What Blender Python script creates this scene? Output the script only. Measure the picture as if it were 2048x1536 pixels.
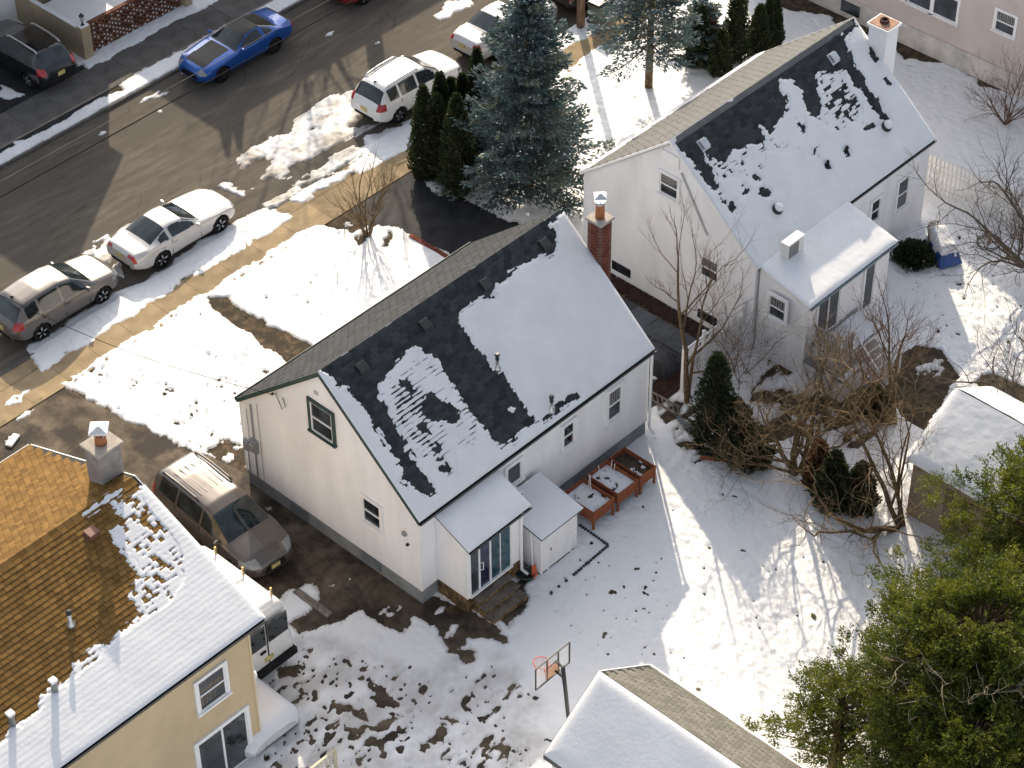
import bpy, math, random
import numpy as np
from mathutils import Vector, Matrix

for o in list(bpy.data.objects): bpy.data.objects.remove(o)
scn = bpy.context.scene
COL = scn.collection
R = math.radians

# ------------------------------------------------------------------ camera
CAM = np.array([-33.70035, -35.81876, 52.61077]); PITCH, YAW, ROLL, FPX = 0.7280908, -0.8107215, -0.0100650, 4775.98
FWD = np.array([-math.sin(YAW)*math.cos(PITCH), math.cos(YAW)*math.cos(PITCH), -math.sin(PITCH)])
_r = np.cross(FWD, [0, 0, 1]); _r /= np.linalg.norm(_r); _u = np.cross(_r, FWD)
RGT = _r*math.cos(ROLL)+_u*math.sin(ROLL); UPV = _u*math.cos(ROLL)-_r*math.sin(ROLL)
cd = bpy.data.cameras.new('camera'); cam = bpy.data.objects.new('camera', cd); COL.objects.link(cam)
cd.sensor_width = 36; cd.lens = FPX/2048*36; cd.clip_start = 1; cd.clip_end = 3000
mw = Matrix.Identity(4)
for i in range(3): mw[i][0], mw[i][1], mw[i][2], mw[i][3] = RGT[i], UPV[i], -FWD[i], CAM[i]
cam.matrix_world = mw
scn.camera = cam

# ------------------------------------------------------------------ sky, sun, exposure
SUN_EL = R(27.4); SUN_TO = np.array([0.643*math.cos(SUN_EL), 0.766*math.cos(SUN_EL), math.sin(SUN_EL)])
w = bpy.data.worlds.new('World'); scn.world = w; w.use_nodes = True
nt = w.node_tree; bg = nt.nodes['Background']
sk = nt.nodes.new('ShaderNodeTexSky'); sk.sky_type = 'NISHITA'; sk.sun_disc = False
sk.sun_elevation = SUN_EL; sk.sun_rotation = math.atan2(SUN_TO[0], SUN_TO[1])
sk.air_density = 1.0; sk.dust_density = 3.0; sk.ozone_density = 1.0
hs = nt.nodes.new('ShaderNodeHueSaturation'); hs.inputs['Saturation'].default_value = 0.48
nt.links.new(sk.outputs[0], hs.inputs['Color']); nt.links.new(hs.outputs[0], bg.inputs[0]); bg.inputs[1].default_value = 0.12
sd = bpy.data.lights.new('sun', 'SUN'); sd.energy = 3.1; sd.angle = R(0.53); sd.color = (1.0, 0.85, 0.64)
so = bpy.data.objects.new('sun', sd); COL.objects.link(so); so.location = (20, 30, 60)
so.rotation_euler = Vector(SUN_TO).to_track_quat('Z', 'Y').to_euler()
scn.view_settings.view_transform = 'Standard'; scn.view_settings.look = 'None'
scn.view_settings.gamma = 1; scn.view_settings.use_curve_mapping = False
scn.view_settings.exposure = 1.0
scn.render.engine = 'CYCLES'
try: scn.cycles.max_bounces = 6; scn.cycles.diffuse_bounces = 4
except Exception: pass

# ------------------------------------------------------------------ pixel -> place
def ray(x, y): return FWD+RGT*(x-1024)/FPX+UPV*(768-y)/FPX
def at(x, y, z=0.0):
    d = ray(x, y); return CAM+d*(z-CAM[2])/d[2]
def atx(x, y, X):
    d = ray(x, y); return CAM+d*(X-CAM[0])/d[0]
def aty(x, y, Y):
    d = ray(x, y); return CAM+d*(Y-CAM[1])/d[1]
def atpl(x, y, O, N):
    d = ray(x, y); return CAM+d*(np.dot(np.array(O)-CAM, N)/np.dot(d, N))

# ------------------------------------------------------------------ noise (numpy)
def _hash(ix, iy, s):
    h = (ix.astype(np.int64)*374761393+iy.astype(np.int64)*668265263+s*982451653) & 0x7fffffff
    h = ((h ^ (h >> 13))*1274126177) & 0x7fffffff
    return ((h ^ (h >> 16)) & 0xffffff)/float(0xffffff)
def vnoise(x, y, s=0):
    ix, iy = np.floor(x), np.floor(y); fx, fy = x-ix, y-iy
    fx = fx*fx*(3-2*fx); fy = fy*fy*(3-2*fy)
    a, b = _hash(ix, iy, s), _hash(ix+1, iy, s); c, d = _hash(ix, iy+1, s), _hash(ix+1, iy+1, s)
    return (a*(1-fx)+b*fx)*(1-fy)+(c*(1-fx)+d*fx)*fy
def fbm(x, y, s=0, o=4):
    t = 0; a = .5; n = 0
    for i in range(o):
        t = t+a*vnoise(x, y, s+i*17); n += a; a *= .55; x = x*2.03+7.1; y = y*2.03+3.7
    return t/n*2-1
def sdf(px, py, poly):
    """signed distance, positive inside"""
    poly = np.asarray(poly, float); n = len(poly)
    d = np.full(px.shape, 1e9); ins = np.zeros(px.shape, bool)
    for i in range(n):
        ax, ay = poly[i][:2]; bx, by = poly[(i+1) % n][:2]
        ex, ey = bx-ax, by-ay; wx, wy = px-ax, py-ay
        t = np.clip((wx*ex+wy*ey)/(ex*ex+ey*ey+1e-12), 0, 1)
        d = np.minimum(d, (wx-ex*t)**2+(wy-ey*t)**2)
        c = ((ay > py) != (by > py)) & (px < (bx-ax)*(py-ay)/(by-ay+1e-12)+ax)
        ins ^= c
    d = np.sqrt(d); return np.where(ins, d, -d)

# ------------------------------------------------------------------ materials
MATS = {}
def mat(name, col, rough=.8, var=.12, scale=3., bump=0., bscale=30., col2=None, metal=0., coat=0., spec=.5, isl=0., island_col=None,
        patch=None, pscale=1., pamt=.5, stretch=(1, 1, 1), trans=0., alpha=None):
    if name in MATS: return MATS[name]
    m = bpy.data.materials.new(name); m.use_nodes = True; N, L = m.node_tree.nodes, m.node_tree.links
    b = N['Principled BSDF']; b.inputs['Roughness'].default_value = rough; b.inputs['Metallic'].default_value = metal
    b.inputs['Coat Weight'].default_value = coat; b.inputs['Specular IOR Level'].default_value = spec if rough < .7 else min(spec, .12)
    if coat: b.inputs['Coat Roughness'].default_value = .06
    tc = N.new('ShaderNodeTexCoord'); mp = N.new('ShaderNodeMapping'); mp.inputs['Scale'].default_value = stretch
    L.new(tc.outputs['Object'], mp.inputs[0])
    nz = N.new('ShaderNodeTexNoise'); nz.inputs['Scale'].default_value = scale; nz.inputs['Detail'].default_value = 5; nz.inputs['Roughness'].default_value = .62
    L.new(mp.outputs[0], nz.inputs['Vector'])
    c2 = col2 or tuple(max(0, c*(1-2.2*var)) for c in col); c1 = tuple(min(1, c*(1+var)) for c in col) if not col2 else col
    rp = N.new('ShaderNodeValToRGB'); rp.color_ramp.elements[0].position = .32; rp.color_ramp.elements[1].position = .68
    rp.color_ramp.elements[0].color = (*c2, 1); rp.color_ramp.elements[1].color = (*c1, 1)
    L.new(nz.outputs['Fac'], rp.inputs[0]); out = rp.outputs[0]
    if patch:
        n2 = N.new('ShaderNodeTexNoise'); n2.inputs['Scale'].default_value = pscale; n2.inputs['Detail'].default_value = 6; n2.inputs['Roughness'].default_value = .65
        L.new(mp.outputs[0], n2.inputs['Vector'])
        r2 = N.new('ShaderNodeValToRGB'); r2.color_ramp.elements[0].position = pamt-.06; r2.color_ramp.elements[1].position = pamt+.06
        L.new(n2.outputs['Fac'], r2.inputs[0]); mx = N.new('ShaderNodeMix'); mx.data_type = 'RGBA'
        L.new(r2.outputs[0], mx.inputs[0]); L.new(out, mx.inputs[6]); mx.inputs[7].default_value = (*patch, 1); out = mx.outputs[2]
    if isl:
        ge = N.new('ShaderNodeNewGeometry'); oi = N.new('ShaderNodeObjectInfo')
        ad = N.new('ShaderNodeMath'); ad.operation = 'ADD'; L.new(ge.outputs['Random Per Island'], ad.inputs[0]); L.new(oi.outputs['Random'], ad.inputs[1])
        fr = N.new('ShaderNodeMath'); fr.operation = 'FRACT'; L.new(ad.outputs[0], fr.inputs[0])
        if island_col:
            r3 = N.new('ShaderNodeValToRGB'); els = r3.color_ramp.elements; k = len(island_col)
            while len(els) < k: els.new(.5)
            for i, c in enumerate(island_col): els[i].position = i/(k-1); els[i].color = (*c, 1)
            L.new(fr.outputs[0], r3.inputs[0]); mx = N.new('ShaderNodeMix'); mx.data_type = 'RGBA'; mx.inputs[0].default_value = isl
            L.new(out, mx.inputs[6]); L.new(r3.outputs[0], mx.inputs[7]); out = mx.outputs[2]
        else:
            mr = N.new('ShaderNodeMapRange'); mr.inputs[3].default_value = 1-isl; mr.inputs[4].default_value = 1+isl; L.new(fr.outputs[0], mr.inputs[0])
            hv = N.new('ShaderNodeHueSaturation'); L.new(mr.outputs[0], hv.inputs['Value']); L.new(out, hv.inputs['Color']); out = hv.outputs[0]
    L.new(out, b.inputs['Base Color'])
    if bump:
        n3 = N.new('ShaderNodeTexNoise'); n3.inputs['Scale'].default_value = bscale; n3.inputs['Detail'].default_value = 4
        L.new(mp.outputs[0], n3.inputs['Vector']); bp = N.new('ShaderNodeBump'); bp.inputs['Strength'].default_value = bump; bp.inputs['Distance'].default_value = .03
        L.new(n3.outputs['Fac'], bp.inputs['Height']); L.new(bp.outputs[0], b.inputs['Normal'])
    MATS[name] = m; return m

def leafmat(name, cols, rough=.6, trl=.25):
    m = mat(name, cols[0], rough, isl=.95, island_col=cols, var=.1, scale=2)
    if 'tr' not in m.keys():
        m['tr'] = 1; N, L = m.node_tree.nodes, m.node_tree.links; b = N['Principled BSDF']
        src = b.inputs['Base Color'].links[0].from_socket
        fr = [n for n in N if n.type == 'MATH' and n.operation == 'FRACT'][0]; ra = fr.outputs[0].links[0].to_node; ge = [n for n in N if n.type == 'NEW_GEOMETRY'][0]
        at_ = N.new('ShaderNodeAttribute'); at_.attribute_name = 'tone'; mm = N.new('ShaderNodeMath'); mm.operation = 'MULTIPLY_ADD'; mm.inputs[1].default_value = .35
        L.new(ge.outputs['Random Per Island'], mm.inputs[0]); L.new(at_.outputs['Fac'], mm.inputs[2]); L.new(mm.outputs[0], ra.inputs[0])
        t = N.new('ShaderNodeBsdfTranslucent'); L.new(src, t.inputs[0]); mx = N.new('ShaderNodeMixShader'); mx.inputs[0].default_value = trl
        L.new(b.outputs[0], mx.inputs[1]); L.new(t.outputs[0], mx.inputs[2]); L.new(mx.outputs[0], N['Material Output'].inputs[0])
    return m

SNOW = mat('snow', (.77, .775, .79), .55, var=.03, scale=1.3, bump=.35, bscale=14)
RSNOW = mat('roof_snow', (.74, .745, .76), .55, var=.03, scale=1.0, bump=.2, bscale=9)
WALL = mat('white_siding', (.865, .85, .85), .7, var=.045, scale=1.1, bump=.06, bscale=30, stretch=(1, 1, .3))
WALL2 = mat('white_stucco', (.865, .85, .85), .8, var=.05, scale=1.2, bump=.15, bscale=25, stretch=(1, 1, .3))
WTRIM = mat('white_trim', (.86, .85, .84), .45, var=.03)
GREEN = mat('green_trim', (.025, .06, .055), .5, var=.15)
FOUND = mat('grey_foundation', (.27, .285, .29), .85, var=.12, scale=2, bump=.1)
GLASS = mat('window_glass', (.035, .042, .05), .06, var=.5, scale=1.5, spec=.8)
CURT = mat('curtain', (.30, .29, .28), .9, var=.35, scale=9, stretch=(6, 6, .3))
DARKM = mat('dark_metal', (.02, .022, .025), .45, var=.2)
GREYM = mat('grey_metal', (.32, .33, .34), .45, var=.1, metal=.5)
STEEL = mat('bright_steel', (.62, .63, .65), .35, var=.08, metal=.8)
BLACK = mat('black_rubber', (.018, .018, .019), .8, var=.2)
ASPH = mat('asphalt', (.125, .108, .088), .88, var=.16, scale=2.6, bump=.2, bscale=60, stretch=(.28, 1.3, 1), patch=(.098, .086, .072), pscale=.6, pamt=.52)
CONC = mat('concrete', (.33, .25, .15), .85, var=.12, scale=1.6, bump=.1, bscale=40, isl=.10, patch=(.15, .115, .08), pscale=1.1, pamt=.64)
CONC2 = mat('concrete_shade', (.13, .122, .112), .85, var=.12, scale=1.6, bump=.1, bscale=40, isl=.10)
DRIVE = mat('driveway_asphalt', (.125, .098, .070), .75, var=.28, scale=1.3, bump=.25, bscale=45, patch=(.038, .03, .025), pscale=.6, pamt=.52)
DRIVE2 = mat('dark_driveway', (.035, .035, .038), .7, var=.2, scale=1.5, bump=.2, bscale=45)
SOIL = mat('soil', (.115, .085, .055), .95, var=.35, scale=4, bump=.5, bscale=22, patch=(.05, .042, .03), pscale=2.2, pamt=.5)
BARK = mat('bark', (.155, .11, .065), .9, var=.3, scale=9, bump=.4, bscale=25)
TWIG = mat('twig', (.22, .155, .088), .85, var=.25, scale=6)
TWIGR = mat('red_twig', (.19, .115, .085), .85, var=.25, scale=6)
TWIGG = mat('grey_twig', (.13, .105, .085), .85, var=.25, scale=6)
PLATE = mat('licence_plate', (.62, .50, .20), .5, var=.2, scale=8)
WOODR = mat('red_stained_wood', (.30, .10, .05), .7, var=.2, scale=7, stretch=(1, 1, 6))
WOOD = mat('weathered_wood', (.22, .19, .165), .85, var=.25, scale=5)

# ------------------------------------------------------------------ mesh builder
class MB:
    def __init__(s): s.v = []; s.f = []; s.T = None; s.mi = []; s.m = 0
    def add(s, vs, fs):
        n = len(s.v)
        if s.T is not None: vs = [tuple(s.T @ Vector(p)) for p in vs]
        s.v += [tuple(p) for p in vs]; s.f += [tuple(i+n for i in f) for f in fs]; s.mi += [s.m]*len(fs); return s
    def box(s, x0, x1, y0, y1, z0, z1):
        return s.add([(x0, y0, z0), (x1, y0, z0), (x1, y1, z0), (x0, y1, z0), (x0, y0, z1), (x1, y0, z1), (x1, y1, z1), (x0, y1, z1)],
                     [(0, 3, 2, 1), (4, 5, 6, 7), (0, 1, 5, 4), (1, 2, 6, 5), (2, 3, 7, 6), (3, 0, 4, 7)])
    def bar(s, a, b, w, h=None):
        """square bar from a to b"""
        a, b = Vector(a), Vector(b); h = h or w; d = (b-a).normalized()
        up = Vector((0, 0, 1)) if abs(d.z) < .95 else Vector((1, 0, 0))
        r = d.cross(up).normalized(); u = r.cross(d)
        q = []
        for p in (a, b):
            for i, j in ((-1, -1), (1, -1), (1, 1), (-1, 1)): q.append(p+r*i*w/2+u*j*h/2)
        return s.add(q, [(0, 1, 2, 3), (7, 6, 5, 4), (0, 4, 5, 1), (1, 5, 6, 2), (2, 6, 7, 3), (3, 7, 4, 0)])
    def poly(s, pts): return s.add(pts, [tuple(range(len(pts)))])
    def prism(s, pts, d):
        """polygon (list of 3d points) extruded by vector d, closed"""
        n = len(pts); d = Vector(d); q = [Vector(p) for p in pts]; q2 = [p+d for p in q]
        return s.add(q+q2, [tuple(range(n))[::-1], tuple(range(n, 2*n))]+[(i, (i+1) % n, (i+1) % n+n, i+n) for i in range(n)])
    def tube(s, pts, rad, n=6, cap=True):
        pts = [Vector(p) for p in pts]; k = len(pts)
        if not hasattr(rad, '__len__'): rad = [rad]*k
        vs = []; pr = None
        for i, p in enumerate(pts):
            d = (pts[min(i+1, k-1)]-pts[max(i-1, 0)]).normalized()
            if pr is None: pr = d.orthogonal().normalized()
            pr = (pr-d*pr.dot(d)); pr = pr.normalized() if pr.length > 1e-5 else d.orthogonal().normalized()
            q = d.cross(pr)
            for j in range(n):
                a = 2*math.pi*j/n; vs.append(p+(pr*math.cos(a)+q*math.sin(a))*rad[i])
        fs = [(i*n+j, i*n+(j+1) % n, (i+1)*n+(j+1) % n, (i+1)*n+j) for i in range(k-1) for j in range(n)]
        if cap: fs += [tuple(range(n))[::-1], tuple(range((k-1)*n, k*n))]
        return s.add(vs, fs)
    def lathe(s, prof, c=(0, 0, 0), n=16, axis='z'):
        vs = []
        for r, h in prof:
            for j in range(n):
                a = 2*math.pi*j/n; x, y = r*math.cos(a), r*math.sin(a)
                vs.append((c[0]+x, c[1]+y, c[2]+h) if axis == 'z' else (c[0]+x, c[1]+h, c[2]+y) if axis == 'y' else (c[0]+h, c[1]+x, c[2]+y))
        k = len(prof)
        fs = [(i*n+j, i*n+(j+1) % n, (i+1)*n+(j+1) % n, (i+1)*n+j) for i in range(k-1) for j in range(n)]
        fs += [tuple(range(n))[::-1], tuple(range((k-1)*n, k*n))]
        return s.add(vs, fs)
    def mesh(s, name, m=None, smooth=False):
        me = bpy.data.meshes.new(name); me.from_pydata(s.v, [], s.f)
        for q in (m if isinstance(m, (list, tuple)) else [m] if m else []): me.materials.append(q)
        if isinstance(m, (list, tuple)): me.polygons.foreach_set('material_index', s.mi)
        if smooth: me.polygons.foreach_set('use_smooth', [True]*len(me.polygons))
        me.update(); return me
    def build(s, name, m=None, parent=None, smooth=False, bevel=0, **kw):
        return link(name, s.mesh(name, m, smooth), parent, bevel, **kw)
def link(name, me, parent=None, bevel=0, label=None, cat=None, group=None, kind=None, loc=None):
    o = bpy.data.objects.new(name, me); COL.objects.link(o)
    if parent is not None:
        o.parent = parent
        if parent.type == 'EMPTY' and parent.get('_w'): o.matrix_parent_inverse = parent.matrix_basis.inverted()
    if bevel:
        b = o.modifiers.new('bevel', 'BEVEL'); b.width = bevel; b.segments = 2; b.limit_method = 'ANGLE'
    if loc is not None: o.location = loc
    return tag(o, label, cat, group, kind)
def tag(o, label=None, cat=None, group=None, kind=None):
    if label: o['label'] = label
    if cat: o['category'] = cat
    if group: o['group'] = group
    if kind: o['kind'] = kind
    return o
def thing(name, label, cat, loc=(0, 0, 0), rz=0, group=None, world=False):
    o = bpy.data.objects.new(name, None); COL.objects.link(o); o.location = loc; o.rotation_euler = (0, 0, rz); o.empty_display_size = .3
    if world: o['_w'] = 1
    return tag(o, label, cat, group)
def dup(o, parent=None):
    c = o.copy(); COL.objects.link(c); c.parent = parent
    for ch in o.children: dup(ch, c)
    return c
def np_mesh(name, V, F, m, smooth=True, attr=None):
    me = bpy.data.meshes.new(name); V = np.ascontiguousarray(V, np.float32); F = np.ascontiguousarray(F, np.int32)
    me.vertices.add(len(V)); me.vertices.foreach_set('co', V.ravel())
    k = F.shape[1]; me.loops.add(F.size); me.loops.foreach_set('vertex_index', F.ravel())
    me.polygons.add(len(F)); me.polygons.foreach_set('loop_start', np.arange(0, F.size, k, dtype=np.int32)); me.polygons.foreach_set('loop_total', np.full(len(F), k, np.int32))
    me.materials.append(m)
    me.polygons.foreach_set('use_smooth', np.full(len(F), bool(smooth)))
    me.update(calc_edges=True)
    for n, a in (attr or {}).items():
        at_ = me.attributes.new(n, 'FLOAT', 'POINT'); at_.data.foreach_set('value', np.ascontiguousarray(a, np.float32))
    return me
def grid_faces(nx, ny, keep):
    idx = np.arange(nx*ny).reshape(ny, nx)
    F = np.stack([idx[:-1, :-1], idx[:-1, 1:], idx[1:, 1:], idx[1:, :-1]], -1).reshape(-1, 4)
    k = keep.reshape(ny, nx); kk = (k[:-1, :-1] | k[:-1, 1:] | k[1:, 1:] | k[1:, :-1]).ravel()
    F = F[kk]; used = np.zeros(nx*ny, bool); used[F.ravel()] = True
    new = np.cumsum(used)-1; return new[F], used
# ================================================================== ground, street, pavements
def sheet(name, x0, x1, y0, y1, z, m, kind='structure', parent=None):
    return MB().poly([(x0, y0, z), (x1, y0, z), (x1, y1, z), (x0, y1, z)]).build(name, m, parent, kind=kind)
FARSNOW = mat('far_snow', (.74, .75, .77), .7, var=.08, scale=.3)
sheet('ground', -400, 400, -400, 400, -.28, FARSNOW)
sheet('lawn', -45, 85, -45, 17.62, 0, SOIL)
sheet('far_yard', -45, 85, 27.12, 80, 0, SOIL)
sheet('street', -200, 200, 17.55, 27.2, -.10, ASPH)
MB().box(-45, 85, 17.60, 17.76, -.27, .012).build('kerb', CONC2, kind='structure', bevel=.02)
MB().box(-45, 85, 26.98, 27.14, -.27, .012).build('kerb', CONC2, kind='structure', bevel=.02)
def pavement(name, x0, x1, step, y0, y1, m):
    base = sheet(name, x0, x1, y0-.02, y1+.02, .004, SOIL)
    me = MB().box(.006, step-.006, y0, y1, .005, .030).mesh('slab', m)
    n = int((x1-x0)/step)
    for i in range(n):
        o = link('slab', me, base, loc=(x0+i*step, 0, random.Random(i).uniform(-.004, .004)))
    return base
pavement('sidewalk', -12.8, 38.2, 1.5, 15.62, 16.98, CONC)
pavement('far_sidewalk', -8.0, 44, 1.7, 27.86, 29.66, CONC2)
dv = MB().poly([(-7.2, -12, .005), (3.4, -12, .005), (3.2, -1.2, .005), (.3, -1.0, .005), (.25, 8.0, .005), (-.6, 12.5, .005), (-1.2, 15.58, .005), (-7.2, 15.58, .005)])
dv.build('driveway', DRIVE, kind='structure')
MB().poly([(-7.2, 17.02, .008), (-1.0, 17.02, .008), (-.6, 17.6, .008), (-7.6, 17.6, .008)]).build('driveway_apron', CONC, kind='structure')
MB().poly([(12.35, 6.4, .005), (15.5, 6.4, .005), (15.5, 15.58, .005), (12.0, 15.58, .005)]).build('driveway', DRIVE2, kind='structure')
MB().poly([(10.2, 17.02, .008), (13.4, 17.02, .008), (13.9, 17.6, .008), (9.8, 17.6, .008)]).build('driveway_apron', CONC, kind='structure')
MB().poly([(3.0, 29.7, .006), (11.3, 29.7, .006), (11.3, 40, .006), (3.0, 40, .006)]).build('far_driveway', DRIVE2, kind='structure')
MB().poly([(-10, 27.15, .01), (11.8, 27.15, .01), (10.8, 27.84, .01), (-10, 27.84, .01)]).build('far_driveway_apron', DRIVE2, kind='structure')
# cracks and tar seams in the street
rn = random.Random(5); cr = MB()
for k in range(10):
    x, y = rn.uniform(2, 22), rn.uniform(18.5, 26.5); a = rn.uniform(-.4, .4)+rn.choice([0, 1.4]); pts = []
    for i in range(rn.randint(5, 11)):
        pts.append((x, y)); a += rn.uniform(-.4, .4); x += .32*math.cos(a); y += .32*math.sin(a)
    for (ax, ay), (bx, by) in zip(pts, pts[1:]):
        dx, dy = bx-ax, by-ay; l = math.hypot(dx, dy); nx, ny = -dy/l*.008, dx/l*.008
        if 17.8 < ay < 26.9 and 17.8 < by < 26.9: cr.poly([(ax-nx, ay-ny, -.096), (bx-nx, by-ny, -.096), (bx+nx, by+ny, -.096), (ax+nx, ay+ny, -.096)])
cr.build('street_cracks', mat('tar', (.03, .03, .03), .7), kind='structure')

# ------------------------------------------------------------------ snow cover as one relief sheet
def pw(pts, z=0): return [tuple(at(x, y, z)[:2]) for x, y in pts]
def ztr(pts, x0, y0, k): return [(x0+x*k, y0+y*k) for x, y in pts]
OPS = []
def bare(poly, amp=.15, sc=1.6): OPS.append(('b', poly, amp, sc))
def snow(poly, amp=.15, sc=1.6): OPS.append(('s', poly, amp, sc))
def part(poly, cover, sc, amp=.3): OPS.append(('p', poly, cover, sc, amp))
bare([(-60, 17.72), (90, 17.72), (90, 27.03), (-60, 27.03)], .06, 1.2)                  # street
bare([(-60, 15.95), (90, 15.93), (90, 16.72), (-60, 16.74)], .13, 1.4)                   # cleared walk
bare([(-60, 27.95), (90, 27.95), (90, 29.5), (-60, 29.5)], .14, 1.3)
bare(pw([(418, 596), (458, 594), (462, 606), (480, 618), (528, 642), (535, 652), (560, 660), (612, 682), (660, 715), (590, 752), (568, 714), (520, 690), (500, 668), (470, 655), (448, 632), (422, 616)]), .07, 3)
bare([(-30, 17.9), (-.95, 17.9), (-1.15, 15.8), (-.75, 13.2), (-.1, 9.6), (.3, 8.2), (.35, 7.5), (.35, -.3), (.8, -1.0)]+pw([(985, 1252), (1014, 1286), (985, 1272), (940, 1262), (930, 1290), (900, 1302), (878, 1268), (845, 1236), (826, 1240), (800, 1268), (775, 1256), (725, 1222), (690, 1238), (655, 1244), (600, 1262), (575, 1240), (572, 1190), (545, 1200)])+[(-6.2, 1.2), (-30, 1.2)], .16, 1.8)
bare(pw([(842, 1200), (872, 1190), (935, 1228), (985, 1248), (1004, 1262), (985, 1276), (940, 1278), (880, 1262), (850, 1236)]), .06, 3)
snow(pw([(572, 1182), (600, 1172), (628, 1160), (643, 1188), (625, 1222), (598, 1240), (572, 1252), (560, 1220)]), .1, 3)
for c, r_ in (((785, 1228), .22), ((772, 1220), .14), ((905, 1262), .2), ((880, 1222), .12), ((862, 1258), .1), ((30, 800), .5), ((55, 828), .22), ((700, 1160), .07), ((665, 1172), .05), ((20, 878), .12)):
    x, y = at(*c)[:2]; snow([(x-r_*1.5, y), (x, y-r_*.6), (x+r_*1.5, y), (x, y+r_*.6)], .12, 4)
bare(pw([(1002, 1240), (1030, 1175), (1040, 1135), (1062, 1148), (1050, 1178), (1054, 1202), (1032, 1236), (1012, 1252)]), .12, 3)
bare([(10.3, 16.3), (16.2, 16.3), (15.35, 14.9), (15.35, 13.5), (15.45, 10.9), (15.6, 8.2), (12.9, 8.2), (12.6, 11.6), (12.45, 13.6), (11.7, 14.5), (10.9, 15.2)], .16, 1.8)
bare([(10.5, 16.5), (13.5, 16.5), (14.2, 17.9), (10.2, 17.9)], .25, 1.2)
bare([(10.6, .7), (15.7, .7), (15.7, 8.6), (10.6, 8.6)], .1, 2)
snow([(12.35, 1.0), (12.9, 1.0), (13.4, 2.4), (12.6, 2.8)], .3, 2)
snow(pw([(848, 362), (880, 360), (905, 375), (880, 395), (862, 385)]), .12, 3)
snow(pw([(930, 398), (1010, 420), (1080, 410), (1060, 440), (1020, 446), (980, 425)]), .08, 3)
snow([(-.9, 17.3), (10.0, 17.3), (10.1, 18.15), (7.0, 18.3), (4.4, 18.05), (3.2, 18.35), (-.6, 18.25)], .12, 1.5)
for q in ([(100, 742), (120, 722), (165, 695), (180, 690), (165, 714), (128, 746)], [(352, 572), (388, 545), (384, 566), (350, 590)], [(0, 700), (30, 690), (50, 730), (48, 760), (0, 780)], [(95, 745), (130, 742), (140, 760), (100, 775)]):
    bare(pw(q), .12, 3)
# slush along the near kerb and banks between the cars
part(pw([(418, 372), (470, 318), (540, 268), (650, 196), (712, 176), (800, 250), (720, 320), (640, 362), (560, 420), (500, 402), (470, 385)], -.1), .60, .9, .25)
snow(pw([(572, 408), (600, 380), (680, 345), (720, 318), (735, 270), (826, 236), (830, 300), (700, 352), (640, 385), (606, 412)], -.05), .15, 2)
snow(pw([(590, 290), (640, 255), (700, 215), (715, 240), (650, 290), (600, 318)], -.1), .25, 1.5)
part(pw([(150, 502), (215, 468), (240, 500), (250, 560), (215, 540)], -.1), .62, .5, .1)
snow(pw([(862, 32), (890, 6), (940, 0), (948, 10), (905, 30), (880, 44)], -.1), .2, 2)
for c, r_ in (((300, 190), .35), ((330, 182), .22), ((310, 224), .14), ((378, 135), .3), ((205, 262), .1), ((765, 72), .16), ((757, 80), .1), ((660, 62), .15)):
    x, y = at(*c)[:2]; snow([(x-r_*1.6, y), (x, y-r_*.5), (x+r_*1.6, y), (x, y+r_*.5)], .12, 4)
# far side
bare(pw([(-60, 300), (0, 268), (235, 168), (254, 182), (215, 205), (100, 255), (0, 306), (-60, 335)]), .08, 2)
snow(pw([(28, 290), (80, 276), (190, 205), (252, 182), (262, 172), (285, 175), (205, 222), (110, 270), (40, 305)], -.1), .1, 2)
snow(pw([(-60, 345), (0, 318), (20, 308), (22, 316), (0, 330), (-60, 360)], -.1), .05, 2)
bare(pw([(-80, 120), (0, 150), (60, 190), (165, 128), (178, 142), (100, 205), (0, 240), (-80, 270)]), .12, 2)
bare([(3, 29.5), (11.2, 29.5), (11.2, 40), (3, 40)], .1, 2)
snow(pw([(0, 168), (30, 178), (48, 190), (15, 200), (0, 192)]), .1, 3)
# back yard, thin trodden cover on the old drive
TROD = pw([(560, 1270), (640, 1262), (700, 1290), (860, 1345), (905, 1310), (1000, 1296), (1075, 1390), (1100, 1440), (1090, 1560), (540, 1560), (525, 1400), (520, 1330)])
part(pw([(560, 1300), (640, 1300), (760, 1345), (900, 1345), (1000, 1330), (1060, 1400), (1090, 1560), (540, 1560), (530, 1400)]), .97, .40, .4)
for q in ([(678, 1410), (700, 1412), (728, 1432), (738, 1444), (725, 1442), (700, 1424), (682, 1418)], [(745, 1372), (770, 1378), (795, 1412), (765, 1410), (748, 1392)], [(740, 1458), (785, 1432), (796, 1436), (778, 1455), (760, 1462)],
          [(712, 1472), (730, 1465), (735, 1472), (716, 1478)], [(742, 1484), (800, 1462), (815, 1452), (812, 1462), (770, 1488), (750, 1492)], [(860, 1480), (885, 1450), (895, 1458), (882, 1482), (868, 1486)],
          [(895, 1438), (915, 1440), (925, 1447), (905, 1446)], [(925, 1412), (940, 1420), (948, 1428), (932, 1422)], [(905, 1300), (945, 1302), (955, 1325), (930, 1330), (915, 1312)], [(738, 1348), (752, 1380), (746, 1390), (736, 1370)],
          [(842, 1490), (860, 1480), (858, 1495), (845, 1500)], [(560, 1332), (600, 1336), (590, 1350), (560, 1352)]):
    bare(pw(q), .08, 4)
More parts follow.
